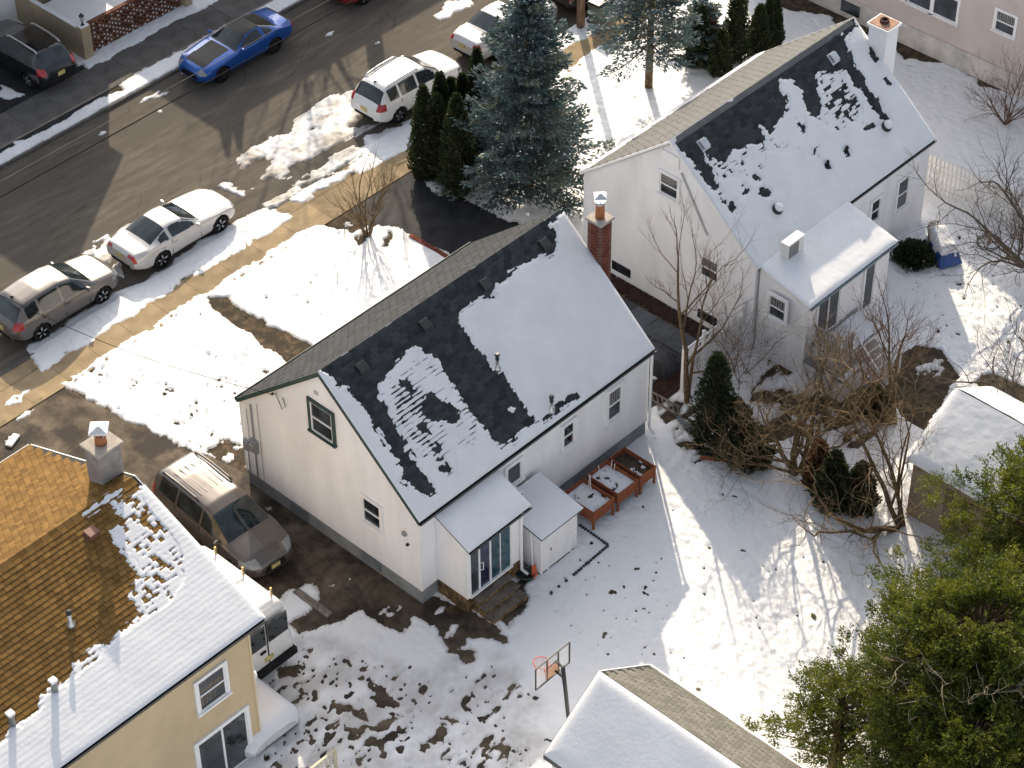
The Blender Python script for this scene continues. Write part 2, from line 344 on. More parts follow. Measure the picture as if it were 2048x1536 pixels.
# bed and paths behind the right-hand house, strip under the top-right house
part(pw([(1792, 712), (1830, 688), (1880, 702), (1900, 735), (1917, 754), (1846, 860), (1806, 838), (1775, 800), (1762, 758)]), .18, .8, .3)
bare(pw([(1955, 752), (1985, 746), (2080, 788), (2080, 826), (2010, 796), (1960, 770)]), .12, 2)
part(pw([(1500, 800), (1560, 690), (1640, 740), (1760, 700), (1800, 840), (1720, 900), (1600, 870), (1480, 900)]), .62, .8, .3)
part(pw([(1300, 770), (1340, 770), (1420, 860), (1500, 900), (1380, 930), (1340, 860)]), .72, .6, .3)
bare(pw([(1560, -20), (1700, 24), (1830, 84), (2090, 176), (2090, 214), (1960, 172), (1900, 130), (1810, 118), (1765, 84), (1640, 30), (1550, 8)]), .3, 1.5)
part(pw([(690, 448), (735, 432), (792, 468), (775, 494), (720, 490)]), .5, .5, .2)
for c, r_ in (((440, 905), .3), ((455, 890), .15), ((480, 925), .35)):
    x, y = at(*c)[:2]; bare([(x-r_, y-r_), (x+r_, y-r_), (x+r_, y+r_), (x-r_, y+r_)], .3, 3)
DIA = [(14, 41.), (45.5, 6.0), (7.0, -21.5), (-17, 3.6)]
DIRT = [(pw([(415, 372), (470, 300), (560, 250), (700, 160), (800, 240), (560, 425)], -.1), .9), (pw([(150, 502), (215, 468), (260, 500), (255, 570)], -.1), .7), (TROD, .45),
        (pw([(1480, 800), (1560, 680), (1800, 700), (1800, 850), (1600, 890)]), .25), (pw([(-60, 345), (250, 165), (285, 180), (0, 345)], -.1), .2)]
def snow_fields(X, Y, fine=True):
    sh = X.shape; S = np.full(sh, .6)
    for op in OPS:
        P = np.array(op[1]); m = (X > P[:, 0].min()-1.2) & (X < P[:, 0].max()+1.2) & (Y > P[:, 1].min()-1.2) & (Y < P[:, 1].max()+1.2)
        if not m.any(): continue
        x, y = X[m], Y[m]; d = sdf(x, y, P)
        if op[0] == 'p':
            _, _, cov, sc, amp = op; d = d+amp*fbm(x/1.2, y/1.2, 3)
            q = (fbm(x/sc/1.5, y/sc*1.35, 11, 6)*.5+.5-(.5+.42*(.5-cov)))*.9
            S[m] = np.where(d > 0, q, S[m]); continue
        d = d+op[2]*1.5*fbm(x*op[3], y*op[3], 23, 5)+.085*fbm(x*5.0, y*5.0, 29, 4)+.045*fbm(x*13, y*13, 37, 2)
        S[m] = np.minimum(S[m], -d) if op[0] == 'b' else np.maximum(S[m], d)
    base = -.10*np.clip((Y-17.70)/.04, 0, 1)*np.clip((27.06-Y)/.04, 0, 1)
    dep = .05+.02*fbm(X/2.5, Y/2.5, 41, 3)
    rel = .022*fbm(X/.33, Y/.33, 51, 4)+.034*fbm(X/.15, Y/.24, 57, 2)
    h = np.clip(S*.55, -.05, 1)
    h = np.where(h > 0, dep*np.tanh(h/dep*1.4), h)
    z = base+h+rel*np.clip(S*5, 0, 1)*.9
    z = z+.10*np.clip(S*7, 0, 1)*((Y > 17.70)*np.clip((18.05-Y)/.22, 0, 1)+(Y < 27.05)*np.clip((Y-26.72)/.22, 0, 1))*(base < -.05)
    dirt = np.zeros(sh)
    for P, a in DIRT:
        P = np.array(P); d = sdf(X, Y, P); dirt = np.maximum(dirt, a*np.clip(d/.5+.5, 0, 1)*np.clip(.5+1.3*fbm(X/.9, Y/.5, 71, 6), 0, 1))
    dirt = np.maximum(dirt, .7*np.clip(1-S/.12, 0, 1)**1.5*(h > -.02))
    return S, z, dirt
C_ = .062
xs = np.arange(-17.5, 46, C_); ys = np.arange(-22, 41.5, C_); X, Y = np.meshgrid(xs, ys)
inside = sdf(X, Y, DIA)
S, Z, DT = snow_fields(X, Y)
rg = np.random.default_rng(3)
def dents(n, gen, rad, dep):
    for _ in range(n):
        x, y = gen(); i, j = int((x-xs[0])/C_), int((y-ys[0])/C_); k = 4
        if i < k or j < k or i > len(xs)-k-1 or j > len(ys)-k-1: continue
        a = rg.uniform(0, 6.28); r1 = rad*rg.uniform(.7, 1.3); r2 = r1*rg.uniform(.45, .8); sl = np.s_[j-k:j+k+1, i-k:i+k+1]
        dx, dy = X[sl]-x, Y[sl]-y; u_, v_ = dx*math.cos(a)+dy*math.sin(a), -dx*math.sin(a)+dy*math.cos(a)
        Z[sl] -= dep*rg.uniform(.5, 1.2)*np.exp(-(u_/r1)**2-(v_/r2)**2)
def inpoly(P, clump=-9):
    P = np.array(P); lo, hi = P.min(0), P.max(0)
    def g():
        while True:
            q = rg.uniform(lo, hi)
            if sdf(np.array([q[0]]), np.array([q[1]]), P)[0] > 0 and fbm(q[:1]/.9, q[1:]/.9, 88, 3)[0] > clump: return q
    return g
dents(120, inpoly(TROD, .1), .05, .10)
dents(60, inpoly(TROD, -.1), .035, .12)
dents(500, inpoly(TROD, -.3), .11, .028)
dents(60, inpoly(pw([(600, 1300), (760, 1330), (820, 1500), (580, 1500)])), .09, .12)
YARD = pw([(1080, 1180), (1300, 900), (1420, 960), (1560, 1040), (1760, 1100), (1650, 1320), (1420, 1400), (1300, 1330), (1180, 1340)])
dents(1500, inpoly(YARD, -.15), .075, .028)
dents(30, inpoly(YARD), .04, .09)
dents(620, inpoly([(-.9, 8), (5, 8), (5, 15.8), (-.9, 15.8)], -.1), .075, .045)
dents(50, inpoly([(-.9, 8), (5, 8), (5, 15.8), (-.9, 15.8)], .1), .035, .10)
dents(200, inpoly([(6, 8), (11, 8), (11, 15.8), (6, 15.8)], .0), .07, .04)
dents(500, inpoly(pw([(1700, 430), (2048, 430), (2048, 900), (1880, 1000), (1850, 860), (1920, 740)])), .08, .05)
dents(120, inpoly(pw([(1790, 110), (2040, 230), (2040, 430), (1880, 280)])), .08, .03)
for path in ([(745, 1330), (770, 1260)], [(600, 480), (500, 560), (430, 590)], [(560, 520), (700, 620)], [(300, 760), (560, 930)], [(1340, 900), (1700, 1100)], [(1120, 1210), (1300, 1020)]):
    a, b = at(*path[0])[:2], at(*path[-1])[:2]; n = int(np.linalg.norm(b-a)/.33)
    for i in range(n):
        q = a+(b-a)*i/n+rg.normal(0, .06, 2); dents(1, lambda: q, .09, .03)
keep = (inside > 0) & (Z > -.10*np.clip((Y-17.70)/.04, 0, 1)*np.clip((27.06-Y)/.04, 0, 1)-.03)
F, used = grid_faces(len(xs), len(ys), keep)
V = np.stack([X.ravel(), Y.ravel(), Z.ravel()], -1)[used]
GSNOW = bpy.data.materials.new('ground_snow'); GSNOW.use_nodes = True
def _gs():
    N, L = GSNOW.node_tree.nodes, GSNOW.node_tree.links; b = N['Principled BSDF']; b.inputs['Roughness'].default_value = .6
    a = N.new('ShaderNodeAttribute'); a.attribute_name = 'dirt'
    mx = N.new('ShaderNodeMix'); mx.data_type = 'RGBA'; mx.inputs[6].default_value = (.77, .775, .785, 1); mx.inputs[7].default_value = (.175, .15, .125, 1)
    L.new(a.outputs['Fac'], mx.inputs[0]); L.new(mx.outputs[2], b.inputs['Base Color'])
    tc = N.new('ShaderNodeTexCoord'); n = N.new('ShaderNodeTexNoise'); n.inputs['Scale'].default_value = 11; n.inputs['Detail'].default_value = 5
    L.new(tc.outputs['Object'], n.inputs['Vector']); bp = N.new('ShaderNodeBump'); bp.inputs['Strength'].default_value = .55; bp.inputs['Distance'].default_value = .03
    L.new(n.outputs['Fac'], bp.inputs['Height']); L.new(bp.outputs[0], b.inputs['Normal'])
_gs()
link('snow_cover', np_mesh('snow_cover', V, F, GSNOW, True, {'dirt': DT.ravel()[used]}), kind='stuff', label='thin trodden snow lying over lawns, verges and back yards', cat='snow')
xs2 = np.arange(-45, 85, .6); ys2 = np.arange(-45, 80, .6); X2, Y2 = np.meshgrid(xs2, ys2)
S2, Z2, D2 = snow_fields(X2, Y2); ins2 = sdf(X2, Y2, DIA)
F2, used2 = grid_faces(len(xs2), len(ys2), (ins2 < .1) & (Z2 > -.10*np.clip((Y2-17.70)/.04, 0, 1)*np.clip((27.06-Y2)/.04, 0, 1)-.03))
link('snow_cover', np_mesh('snow_cover_far', np.stack([X2.ravel(), Y2.ravel(), Z2.ravel()-.004], -1)[used2], F2, GSNOW, True, {'dirt': D2.ravel()[used2]*0}), kind='stuff', label='snow lying over the yards beyond the pictured lots', cat='snow')
# ================================================================== building kit
def frame(O, right, up=(0, 0, 1)):
    r_, u_ = Vector(right).normalized(), Vector(up).normalized(); n = r_.cross(u_)
    T = Matrix.Identity(4)
    for i in range(3): T[i][0], T[i][1], T[i][2], T[i][3] = r_[i], u_[i], n[i], O[i]
    return T
def window(parent, O, right, w_, h_, trim=None, tw=.09, sash=None, style='double', sill=True, blind=False, name='window'):
    """O: middle of the opening's bottom edge on the wall plane; right: along the wall seen from outside"""
    trim = trim or WTRIM; sash = sash or WTRIM; T = frame(O, right)
    m = MB(); m.T = T
    m.box(-w_/2-tw, w_/2+tw, h_, h_+tw, -.02, .07); m.box(-w_/2-tw, -w_/2, 0, h_, -.02, .065); m.box(w_/2, w_/2+tw, 0, h_, -.02, .065)
    f = m.build(name, trim, parent, bevel=.006)
    if sill: m = MB(); m.T = T; m.box(-w_/2-tw-.02, w_/2+tw+.02, -.075, -.001, -.02, .11); m.build('sill', trim, f, bevel=.006)
    m = MB(); m.T = T; s = .045
    m.box(-w_/2, w_/2, 0, s, -.02, .045); m.box(-w_/2, w_/2, h_-s, h_, -.02, .045); m.box(-w_/2, -w_/2+s, s, h_-s, -.02, .044); m.box(w_/2-s, w_/2, s, h_-s, -.02, .044)
    if style == 'double': m.box(-w_/2+s, w_/2-s, h_*.5-.025, h_*.5+.025, -.02, .05)
    if style == 'slider': m.box(-.03, .03, s, h_-s, -.02, .05)
    m.build('sash', sash, f, bevel=.004)
    rects = [(-w_/2+s, w_/2-s, s, h_*.5-.025), (-w_/2+s, w_/2-s, h_*.5+.025, h_-s)] if style == 'double' else [(-w_/2+s, -.03, s, h_-s), (.03, w_/2-s, s, h_-s)] if style == 'slider' else [(-w_/2+s, w_/2-s, s, h_-s)]
    for i, (a, b, c, d) in enumerate(rects):
        m = MB(); m.T = T; m.box(a, b, c, d, -.02, .012 if i == 0 else .018); m.build('pane', GLASS, f)
    if blind:
        a, b, c, d = rects[-1]; m = MB(); m.T = T
        k = max(3, int((b-a)/.09))
        for i in range(k): m.box(a+(b-a)*(i+.15)/k, a+(b-a)*(i+.8)/k, c+.02, d, .012, .0215)
        m.build('blind', CURT, f)
    return f
def gutter(parent, a, b, m=None, out=(0, -1, 0), name='gutter'):
    m = m or DARKM; o = Vector(out); g = MB(); a, b = Vector(a), Vector(b); pr = [(0, 0), (.0, -.10), (.09, -.10), (.12, 0), (.105, 0), (.08, -.085), (.012, -.085), (.012, 0)]
    g.prism([a+o*x+Vector((0, 0, z)) for x, z in pr], b-a); return g.build(name, m, parent)
SHC = {}
def shingle_slope(roof, O, U, V, lu, lv, wt, ex, m, key, Sfn=None, n_obj=300, clip=None, t=.011):
    """O: eave corner; U along the eave, V up the slope (unit); every tab a wedge, the nearest bare ones objects of their own"""
    U, V = np.array(U, float), np.array(V, float); Nn = np.cross(U, V); O = np.array(O, float)
    if key not in SHC:
        g = .006
        SHC[key] = ([(g, 0, .001), (wt-g, 0, .001), (wt-g, ex*1.06, .001), (g, ex*1.06, .001), (g, 0, t), (wt-g, 0, t), (wt-g, ex*1.06, .004), (g, ex*1.06, .004)], [(4, 5, 6, 7), (0, 1, 5, 4), (1, 2, 6, 5), (2, 3, 7, 6), (3, 0, 4, 7)])
        b = MB(); b.add(*SHC[key]); SHC[key+'_m'] = b.mesh('shingle', m)
    vs0, fs0 = SHC[key]; vs0 = np.array(vs0); me = SHC[key+'_m']
    rows = int(lv/ex); cells = []; rr = np.random.default_rng(len(key)*7+int(lu*10))
    for r_ in range(rows+1):
        off = (r_ % 3)*wt/3+rr.uniform(-.02, .02)
        for c in range(-1, int(lu/wt)+2):
            u0 = c*wt+off
            if u0 < -.001 or u0+wt > lu+.02 or r_*ex+ex*.9 > lv: continue
            if clip and not clip(u0+wt/2, r_*ex+ex/2): continue
            cells.append((u0, r_*ex))
    cells = np.array(cells); w3 = O+cells[:, :1]*U+cells[:, 1:]*V
    vis = np.ones(len(cells), bool)
    if Sfn is not None: vis = Sfn(cells[:, 0]+wt/2, cells[:, 1]+ex/2) < .0
    d = np.linalg.norm(w3-CAM, axis=1)+np.where(vis, 0, 500)
    order = np.argsort(d); ob, rest = order[:n_obj], order[n_obj:]
    Rm = Matrix([[U[0], V[0], Nn[0]], [U[1], V[1], Nn[1]], [U[2], V[2], Nn[2]]]).to_euler()
    for i in ob:
        o = bpy.data.objects.new('shingle', me); COL.objects.link(o); o.parent = roof; o.location = w3[i]; o.rotation_euler = Rm
    if len(rest):
        A = vs0@np.stack([U, V, Nn]); jit = rr.uniform(0, .004, (len(rest), 1, 1))*Nn
        VV = (w3[rest][:, None, :]+A[None]+jit).reshape(-1, 3); FF = (np.array(fs0)[None]+8*np.arange(len(rest))[:, None, None]).reshape(-1, 4)
        link('shingle_field', np_mesh('shingle_field', VV, FF, m, False), roof, kind='stuff')
def slope_snow(name, label, O, U, V, lu, lv, Sfn, depth=.06, cell=.035, over=.03, seed=0, k=.5, m=None, parent=None, rough=1., course=0.):
    U, V = np.array(U, float), np.array(V, float); Nn = np.cross(U, V)
    us = np.arange(-over, lu+over+cell, cell); vs = np.arange(-over, lv+over*.2+cell, cell); UU, VV = np.meshgrid(us, vs)
    S = Sfn(UU, VV); ed = np.minimum(np.minimum(UU+over, lu+over-UU), VV+over)
    S = np.minimum(S, ed*.9+.01)
    dep = depth*(1+.22*rough*fbm(UU/1.1, VV/1.1, seed+5, 3)); h = np.clip(S*k, -.012, 1); h = np.where(h > 0, dep*np.tanh(h/dep*1.3), h)+.014
    h += np.clip(S*6, 0, 1)*.006*rough*fbm(UU/.25, VV/.14, seed+9, 3)
    if course: h += np.clip(S*8, 0, 1)*.0028*(1-2*np.mod(VV/course, 1))
    P = np.array(O, float)+UU[..., None]*U+VV[..., None]*V+h[..., None]*Nn
    F, used = grid_faces(len(us), len(vs), h > .012)
    return link(name, np_mesh(name, P.reshape(-1, 3)[used], F, m or RSNOW, True), parent, kind='stuff', label=label, cat='snow')
def plane_uv(pts, O, U, V):
    U, V = np.array(U, float), np.array(V, float); N = np.cross(U, V); out = []
    for x, y in pts:
        q = atpl(x, y, O, N)-np.array(O); out.append((q@U, q@V))
    return out
def roof_S(O, U, V, bares, dashes=(), snows=(), seed=0, amp=.09, wt=.3, ex=.145, fine=1.0, style='cells'):
    """snow everywhere on the slope except the bare outlines; dash zones melt tab by tab"""
    B = [plane_uv(b, O, U, V) for b in bares]; D = [(plane_uv(b, O, U, V), c) for b, c in dashes]; Sn = [plane_uv(b, O, U, V) for b in snows]
    def f(u, v):
        u = np.asarray(u, float); v = np.asarray(v, float); S = np.full(u.shape, .5)
        row = np.floor(v/ex); tab = np.floor(u/wt+(row % 3)/3)
        n1 = fbm(u*2.2, v*2.2, seed, 4); n2 = _hash(tab, row, seed+3)*2-1; fv = v/ex-row
        jag = amp*n1+.07*n2+.05*(fv-.5)+.06*fbm(u*9, v*11, seed+51, 2)
        for b in B: S = np.minimum(S, -(sdf(u, v, b)+jag))
        for b in Sn: S = np.maximum(S, sdf(u, v, b)+jag*.7)
        for b, c in D:
            d = sdf(u, v, b)+.10*n1
            tb = np.floor(u/wt*fine+(row % 3)/3); hs_ = _hash(tb, row, seed+7)-c; fn_ = fbm(u*6, v*9, seed+77, 2)
            if style == 'rows': q = .95*(.36-np.abs(fv-.55))+.40*fbm(u*1.3, v*.7, seed+31, 3)+.20*fbm(u*4.5, v*2.5, seed+33, 2)+.22*hs_+.10*fn_+.02
            elif style == 'fingers': q = .50*hs_+.42*fbm(u*2.6, v*.55, seed+31, 3)+.30*(.40-np.abs(fv-.45))+.16*fn_
            else: q = .50*hs_+.40*fbm(u*1.6, v*.7, seed+31, 3)+.35*(.40-np.abs(fv-.4))+.22*fn_+.02
            q = q+.30*np.clip(1-d/.45, 0, 1)*np.clip(_hash(tb, row, seed+9)*1.4, 0, 1)
            S = np.where(d > 0, np.minimum(S, np.clip(q*.6, -.2, .055)), S)
        return S
    return f
def circ(x, y, rx, ry=None, n=10): return [(x+rx*math.cos(6.283*i/n), y+(ry or rx)*math.sin(6.283*i/n)) for i in range(n)]
def gable(parent, x0, x1, yr, hd, ze, zr, ox, wallm, roofm, zb=0., inset=.11, th=.12, along='x'):
    """gabled shell, ridge along x; hd = half depth at the eaves"""
    k = (zr-ze)/hd; y0, y1 = yr-hd+inset, yr+hd-inset
    zw = ze+inset*k-th*1.15; zt = zr-th*1.2
    w_ = MB(); w_.prism([(x0, y0, zb), (x0, y1, zb), (x0, y1, zw), (x0, yr, zt), (x0, y0, zw)], (x1-x0, 0, 0)); wo = w_.build('wall', wallm, parent)
    r_ = MB(); r_.prism([(x0-ox, yr-hd, ze), (x0-ox, yr, zr), (x0-ox, yr+hd, ze), (x0-ox, yr+hd, ze-th), (x0-ox, yr, zr-th*1.1), (x0-ox, yr-hd, ze-th)], (x1-x0+2*ox, 0, 0))
    ro = r_.build('roof', roofm, parent); L = math.hypot(hd, zr-ze); a, b = hd/L, (zr-ze)/L
    rear = ((x0-ox, yr-hd, ze), (1, 0, 0), (0, a, b), x1-x0+2*ox, L); front = ((x1+ox, yr+hd, ze), (-1, 0, 0), (0, -a, b), x1-x0+2*ox, L)
    return wo, ro, rear, front
def rake(parent, x, yr, hd, ze, zr, m, wd=.16, t=.03, sides=(-1, 1)):
    for s in sides:
        b = MB(); b.prism([(x, yr+s*hd, ze+.012), (x, yr, zr+.012), (x, yr, zr-wd), (x, yr+s*hd, ze-wd)], (t, 0, 0)); b.build('rake_board', m, parent)
def ridge_caps(roof, x0, x1, y, z, m, k, step=.22, n_max=60):
    me = MB(); w_ = .15
    me.add([(0, -w_, -w_*k+.008), (step*1.1, -w_, -w_*k+.004), (step*1.1, 0, .018), (0, 0, .028), (0, w_, -w_*k+.008), (step*1.1, w_, -w_*k+.004)], [(0, 1, 2, 3), (3, 2, 5, 4), (0, 3, 4)])
    me = me.mesh('ridge_cap', m)
    for i in range(int((x1-x0)/step)):
        link('ridge_cap', me, roof, loc=(x0+i*step, y, z))
ROOF1 = mat('charcoal_shingle', (.044, .047, .052), .9, var=.12, scale=6, isl=.32)
ROOF1B = mat('roof_felt', (.05, .05, .05), .9)
ROOF2 = mat('grey_and_lit_shingle', (.145, .145, .142), .9, var=.08, scale=6, isl=.10)
ROOF3 = mat('brown_shingle', (.19, .108, .034), .9, var=.12, scale=5, isl=.26, island_col=None)
ROOF4 = mat('tan_shingle', (.17, .162, .142), .9, var=.10, scale=6, isl=.20)
BRICK = mat('red_brick', (.17, .058, .042), .9, var=.15, scale=8, isl=.28)
MORT = mat('mortar', (.20, .15, .125), .95, var=.1)
STONE = mat('brown_fieldstone', (.20, .135, .07), .9, var=.2, scale=6, bump=.3, bscale=30, isl=.45)

# ================================================================== the middle house
H = thing('cape_house', 'white gabled house with dark roof half covered in snow, in the middle of the picture', 'house', (0, 0, 0), world=True)
wo, ro, REAR, FRONT = gable(H, 0, 10.25, 3.84, 3.94, 3.65, 7.07, .08, WALL, ROOF1B, zb=.57)
MB().box(.03, 10.22, .03, 7.76, -.2, .57).build('foundation', FOUND, H)
rake(H, -.115, 3.84, 3.94, 3.65, 7.07, GREEN, .17, .035)
rake(H, 10.33, 3.84, 3.94, 3.65, 7.07, GREEN, .17, .035)
Z5 = lambda p: ztr(p, 450, 400, .3418)
Z8 = lambda p: ztr(p, 700, 850, .3418)
Z6 = lambda p: ztr(p, 1000, 380, .3418)
B1 = Z5([(548, 990), (800, 820), (1975, 40), (1985, 70), (1900, 150), (1945, 185), (1925, 315), (1870, 325), (1720, 372), (1690, 412), (1640, 462), (1590, 492), (1572, 560), (1480, 572), (1378, 665), (1376, 712), (1420, 792), (1500, 900), (1570, 990), (1632, 1008), (1690, 1112), (1782, 1252), (1818, 1290), (1700, 1400), (1612, 1432), (1560, 1400), (1460, 1282), (1400, 1182), (1330, 1082), (1240, 932), (1110, 852), (1030, 932), (960, 1012), (900, 1082), (893, 1150), (960, 1202), (992, 1322), (1062, 1422), (1112, 1500)])+Z8([(285, 40), (350, 180), (440, 300), (500, 385), (450, 425), (400, 382), (330, 330), (282, 222), (190, 130), (150, 0)])+Z5([(960, 1450), (900, 1380), (850, 1290), (790, 1200), (740, 1130), (690, 1082), (650, 1085), (600, 1010)])
DZ = Z5([(900, 1080), (960, 1010), (1030, 930), (1105, 850), (1240, 930), (1330, 1080), (1400, 1180), (1470, 1290), (1480, 1420), (1320, 1480), (1150, 1500), (1060, 1420), (990, 1320), (960, 1200), (893, 1150)])
SF1 = roof_S(REAR[0], REAR[1], REAR[2], [B1, Z5([(1000, 1052), (1060, 1036), (1118, 1120), (1090, 1150)]), Z5([(1190, 1130), (1290, 1172), (1380, 1232), (1366, 1310), (1270, 1300), (1150, 1262)]), Z5([(1120, 1300), (1180, 1300), (1200, 1360), (1140, 1350)]),
      Z6([(222, 1345), (300, 1290), (350, 1240), (450, 1182), (456, 1215), (345, 1292), (252, 1355)]), Z8(circ(545, 255, 45, 30)), Z8(circ(520, 200, 22, 12)), Z8(circ(510, 150, 18, 12)), Z8(circ(520, 110, 16, 9)), Z8(circ(260, 215, 16, 22)), Z8([(300, 295), (350, 330), (345, 345), (290, 310)]), Z8([(285, 330), (335, 350), (330, 362), (290, 345)])],
      [(DZ, .50), (Z5([(1560, 1400), (1800, 1260), (1860, 1300), (1700, 1440), (1600, 1470)]), .42), (Z5([(600, 1000), (660, 1010), (720, 1100), (640, 1110)]), .45), (Z8([(470, 60), (590, 60), (620, 300), (500, 300)]), .36)], [Z5([(1650, 1225), (1672, 1215), (1698, 1225), (1690, 1250), (1665, 1245)])], seed=4, style='rows')
shingle_slope(ro, *REAR, .30, .145, ROOF1, 'charcoal', SF1)
shingle_slope(ro, *FRONT, .30, .145, ROOF1, 'charcoal', None, n_obj=0)
ridge_caps(ro, -.06, 10.3, 3.84, 7.075, ROOF1, .868, .24)
slope_snow('roof_snow', 'snow sheet on the dark rear roof of the middle house', *REAR, SF1, .055, .034, seed=2)
gutter(H, (-.1, -.1, 3.62), (10.35, -.1, 3.62), DARKM); gutter(H, (-.1, 7.78, 3.62), (10.35, 7.78, 3.62), GREEN, (0, 1, 0))
for u in (1.25, 3.87, 6.45, 9.12):        # box vents below the ridge
    v = MB(); P = Vector(REAR[0])+Vector(REAR[1])*u+Vector(REAR[2])*4.62; v.T = frame(P, REAR[1], REAR[2])
    v.box(-.22, .22, -.26, .22, .0, .02); v.prism([(-.17, -.17, .02), (-.17, .17, .02), (-.17, .17, .10), (-.17, -.12, .15), (-.17, -.19, .11)], (.34, 0, 0)); v.build('roof_vent', DARKM, H, bevel=.015)
for (px, py, h_) in ((995, 738, .62), (1103, 822, .62)):
    q = atpl(px, py, REAR[0], np.cross(REAR[1], REAR[2])); v = MB(); v.lathe([(.12, -.05), (.11, .06), (.055, .14), (.05, h_*.6), (.06, h_*.6)], q, 12); vo = v.build('vent_pipe', STEEL, H, True)
    v = MB(); v.lathe([(.062, h_*.6), (.062, h_*.78), (.05, h_*.78), (.05, h_*.9), (.085, h_*.9), (.06, h_)], q, 12); v.build('cap', DARKM, vo)
# windows
w1 = [atx(*q, 0) for q in ((617, 793), (669, 826), (670, 893), (621, 860))]
def wall_win(th, pts, ax, right, **kw):
    P = np.array(pts); h_ = 0; a = 1 if ax == 0 else 0
    lo, hi = P[:, a].min(), P[:, a].max(); z0, z1 = (P[2, 2]+P[3, 2])/2, (P[0, 2]+P[1, 2])/2; tw = kw.get('tw', .09)
    O = np.zeros(3); O[a] = (lo+hi)/2; O[ax] = kw.pop('at'); O[2] = z0+tw
    return window(th, O, right, hi-lo-2*tw, z1-z0-2*tw, **kw)
wall_win(H, w1, 0, (0, -1, 0), at=0, trim=GREEN, sash=WTRIM, tw=.11)
wall_win(H, [atx(*q, 0) for q in ((721, 987), (765, 1009), (768, 1067), (725, 1040))], 0, (0, -1, 0), at=0, tw=.10)
window(H, (8.6, 0, 1.85), (1, 0, 0), .62, 1.2, tw=.12, blind=True)
window(H, (6.45, 0, 2.12), (1, 0, 0), .50, .90, tw=.11)
window(H, (4.0, 0, 2.25), (1, 0, 0), .62, .78, tw=.10, style='single')
MB().box(-.025, .0, 4.02, 4.2, 5.98, 6.12).build('gable_vent', mat('vent_grey', (.55, .53, .5), .7), H)
for (y, z, s) in ((.62, 2.62, .09), (.50, 2.25, .05)):
    MB().lathe([(s, 0), (s, -.07), (s*.6, -.09)], (0, y, z), 12, 'x').build('wall_vent', GREYM if s > .06 else DARKM, H)
# basement windows and corner boards, meter and conduits
for y in (2.2, 5.4): MB().box(-.02, .05, y-.4, y+.4, .14, .50).build('basement_window', mat('painted_pane', (.17, .19, .2), .4, var=.1), H)
for (x, y) in ((-.012, -.012), (-.012, 7.70), (10.16, -.012)): MB().box(x, x+.1, y, y+.1, .575, 3.5).build('corner_board', WTRIM, H)
MB().tube([(10.32, -.06, 3.5), (10.30, -.07, .3), (10.3, -.3, .12)], .045, 8).build('downspout', WTRIM, H)
mt = MB(); mt.box(-.16, 0, 7.05, 7.35, 1.75, 2.25); mt.lathe([(.12, -.1), (.12, -.2), (.09, -.22)], (0, 7.2, 2.05), 12, 'x'); mo = mt.build('meter_box', GREYM, H, bevel=.01)
mt = MB(); mt.box(-.12, 0, 7.45, 7.7, 1.6, 2.0); mt.build('meter_box', GREYM, H, bevel=.01)
for (y, z0, z1, r_) in ((7.2, 2.2, 3.7, .03), (7.2, .1, 1.75, .03), (7.55, .2, 1.6, .02), (6.9, .2, 3.9, .012), (7.42, 2.0, 3.4, .012)):
    MB().tube([(-.05, y, z0), (-.05, y, z1)], r_, 6).build('conduit', GREYM, H)
sb = MB(); sb.tube([(-.02, 5.94, 4.9), (-.25, 5.94, 5.05)], .02, 6); sb.tube([(-.05, 5.9, 4.9), (-.12, 5.6, 4.55), (-.06, 5.5, 4.7), (-.04, 5.62, 4.95)], .014, 5); sb.lathe([(.035, 0), (.05, .05), (.035, .1)], (-.2, 5.9, 5.0), 8); sb.build('service_bracket', DARKM, H)
# chimney on the far gable
ch = MB().box(10.36, 10.88, 2.22, 2.76, 0, 7.22).build('chimney', MORT, H)
bm_x = MB().box(-.012, .0, .004, .196, .004, .056).mesh('brick', BRICK); bm_y = MB().box(.004, .196, -.012, 0, .004, .056).mesh('brick', BRICK)
for r_ in range(0, 41):
    z = 4.8+r_*.06
    for c in range(3):
        o = (r_ % 2)*.09; y = 2.20+c*.2-o+.02
        if 2.2 <= y and y+.2 <= 2.80: link('brick', bm_x, ch, loc=(10.36, y, z))
        x = 10.35+c*.2-o+.01
        if 10.34 <= x and x+.2 <= 10.92: link('brick', bm_y, ch, loc=(x, 2.22, z))
MB().box(10.30, 10.94, 2.16, 2.82, 7.222, 7.32).build('chimney_cap', mat('cement', (.42, .38, .33), .9), ch, bevel=.02)
MB().lathe([(.15, 7.32), (.14, 7.85), (.11, 7.85), (.11, 7.6)], (10.62, 2.49, 0), 16).build('flue', mat('clay', (.42, .17, .08), .85), ch, True)
fc = MB(); fc.lathe([(.165, 7.85), (.175, 7.95), (.16, 7.95)], (10.62, 2.49, 0), 16)
for i in range(4):
    a = i*1.57+.78; fc.bar((10.62+.14*math.cos(a), 2.49+.14*math.sin(a), 7.9), (10.62+.14*math.cos(a), 2.49+.14*math.sin(a), 8.14), .02)
fc.lathe([(.30, 8.12), (.28, 8.15), (.02, 8.25)], (10.62, 2.49, 0), 4); fc.build('flue_hood', STEEL, ch)
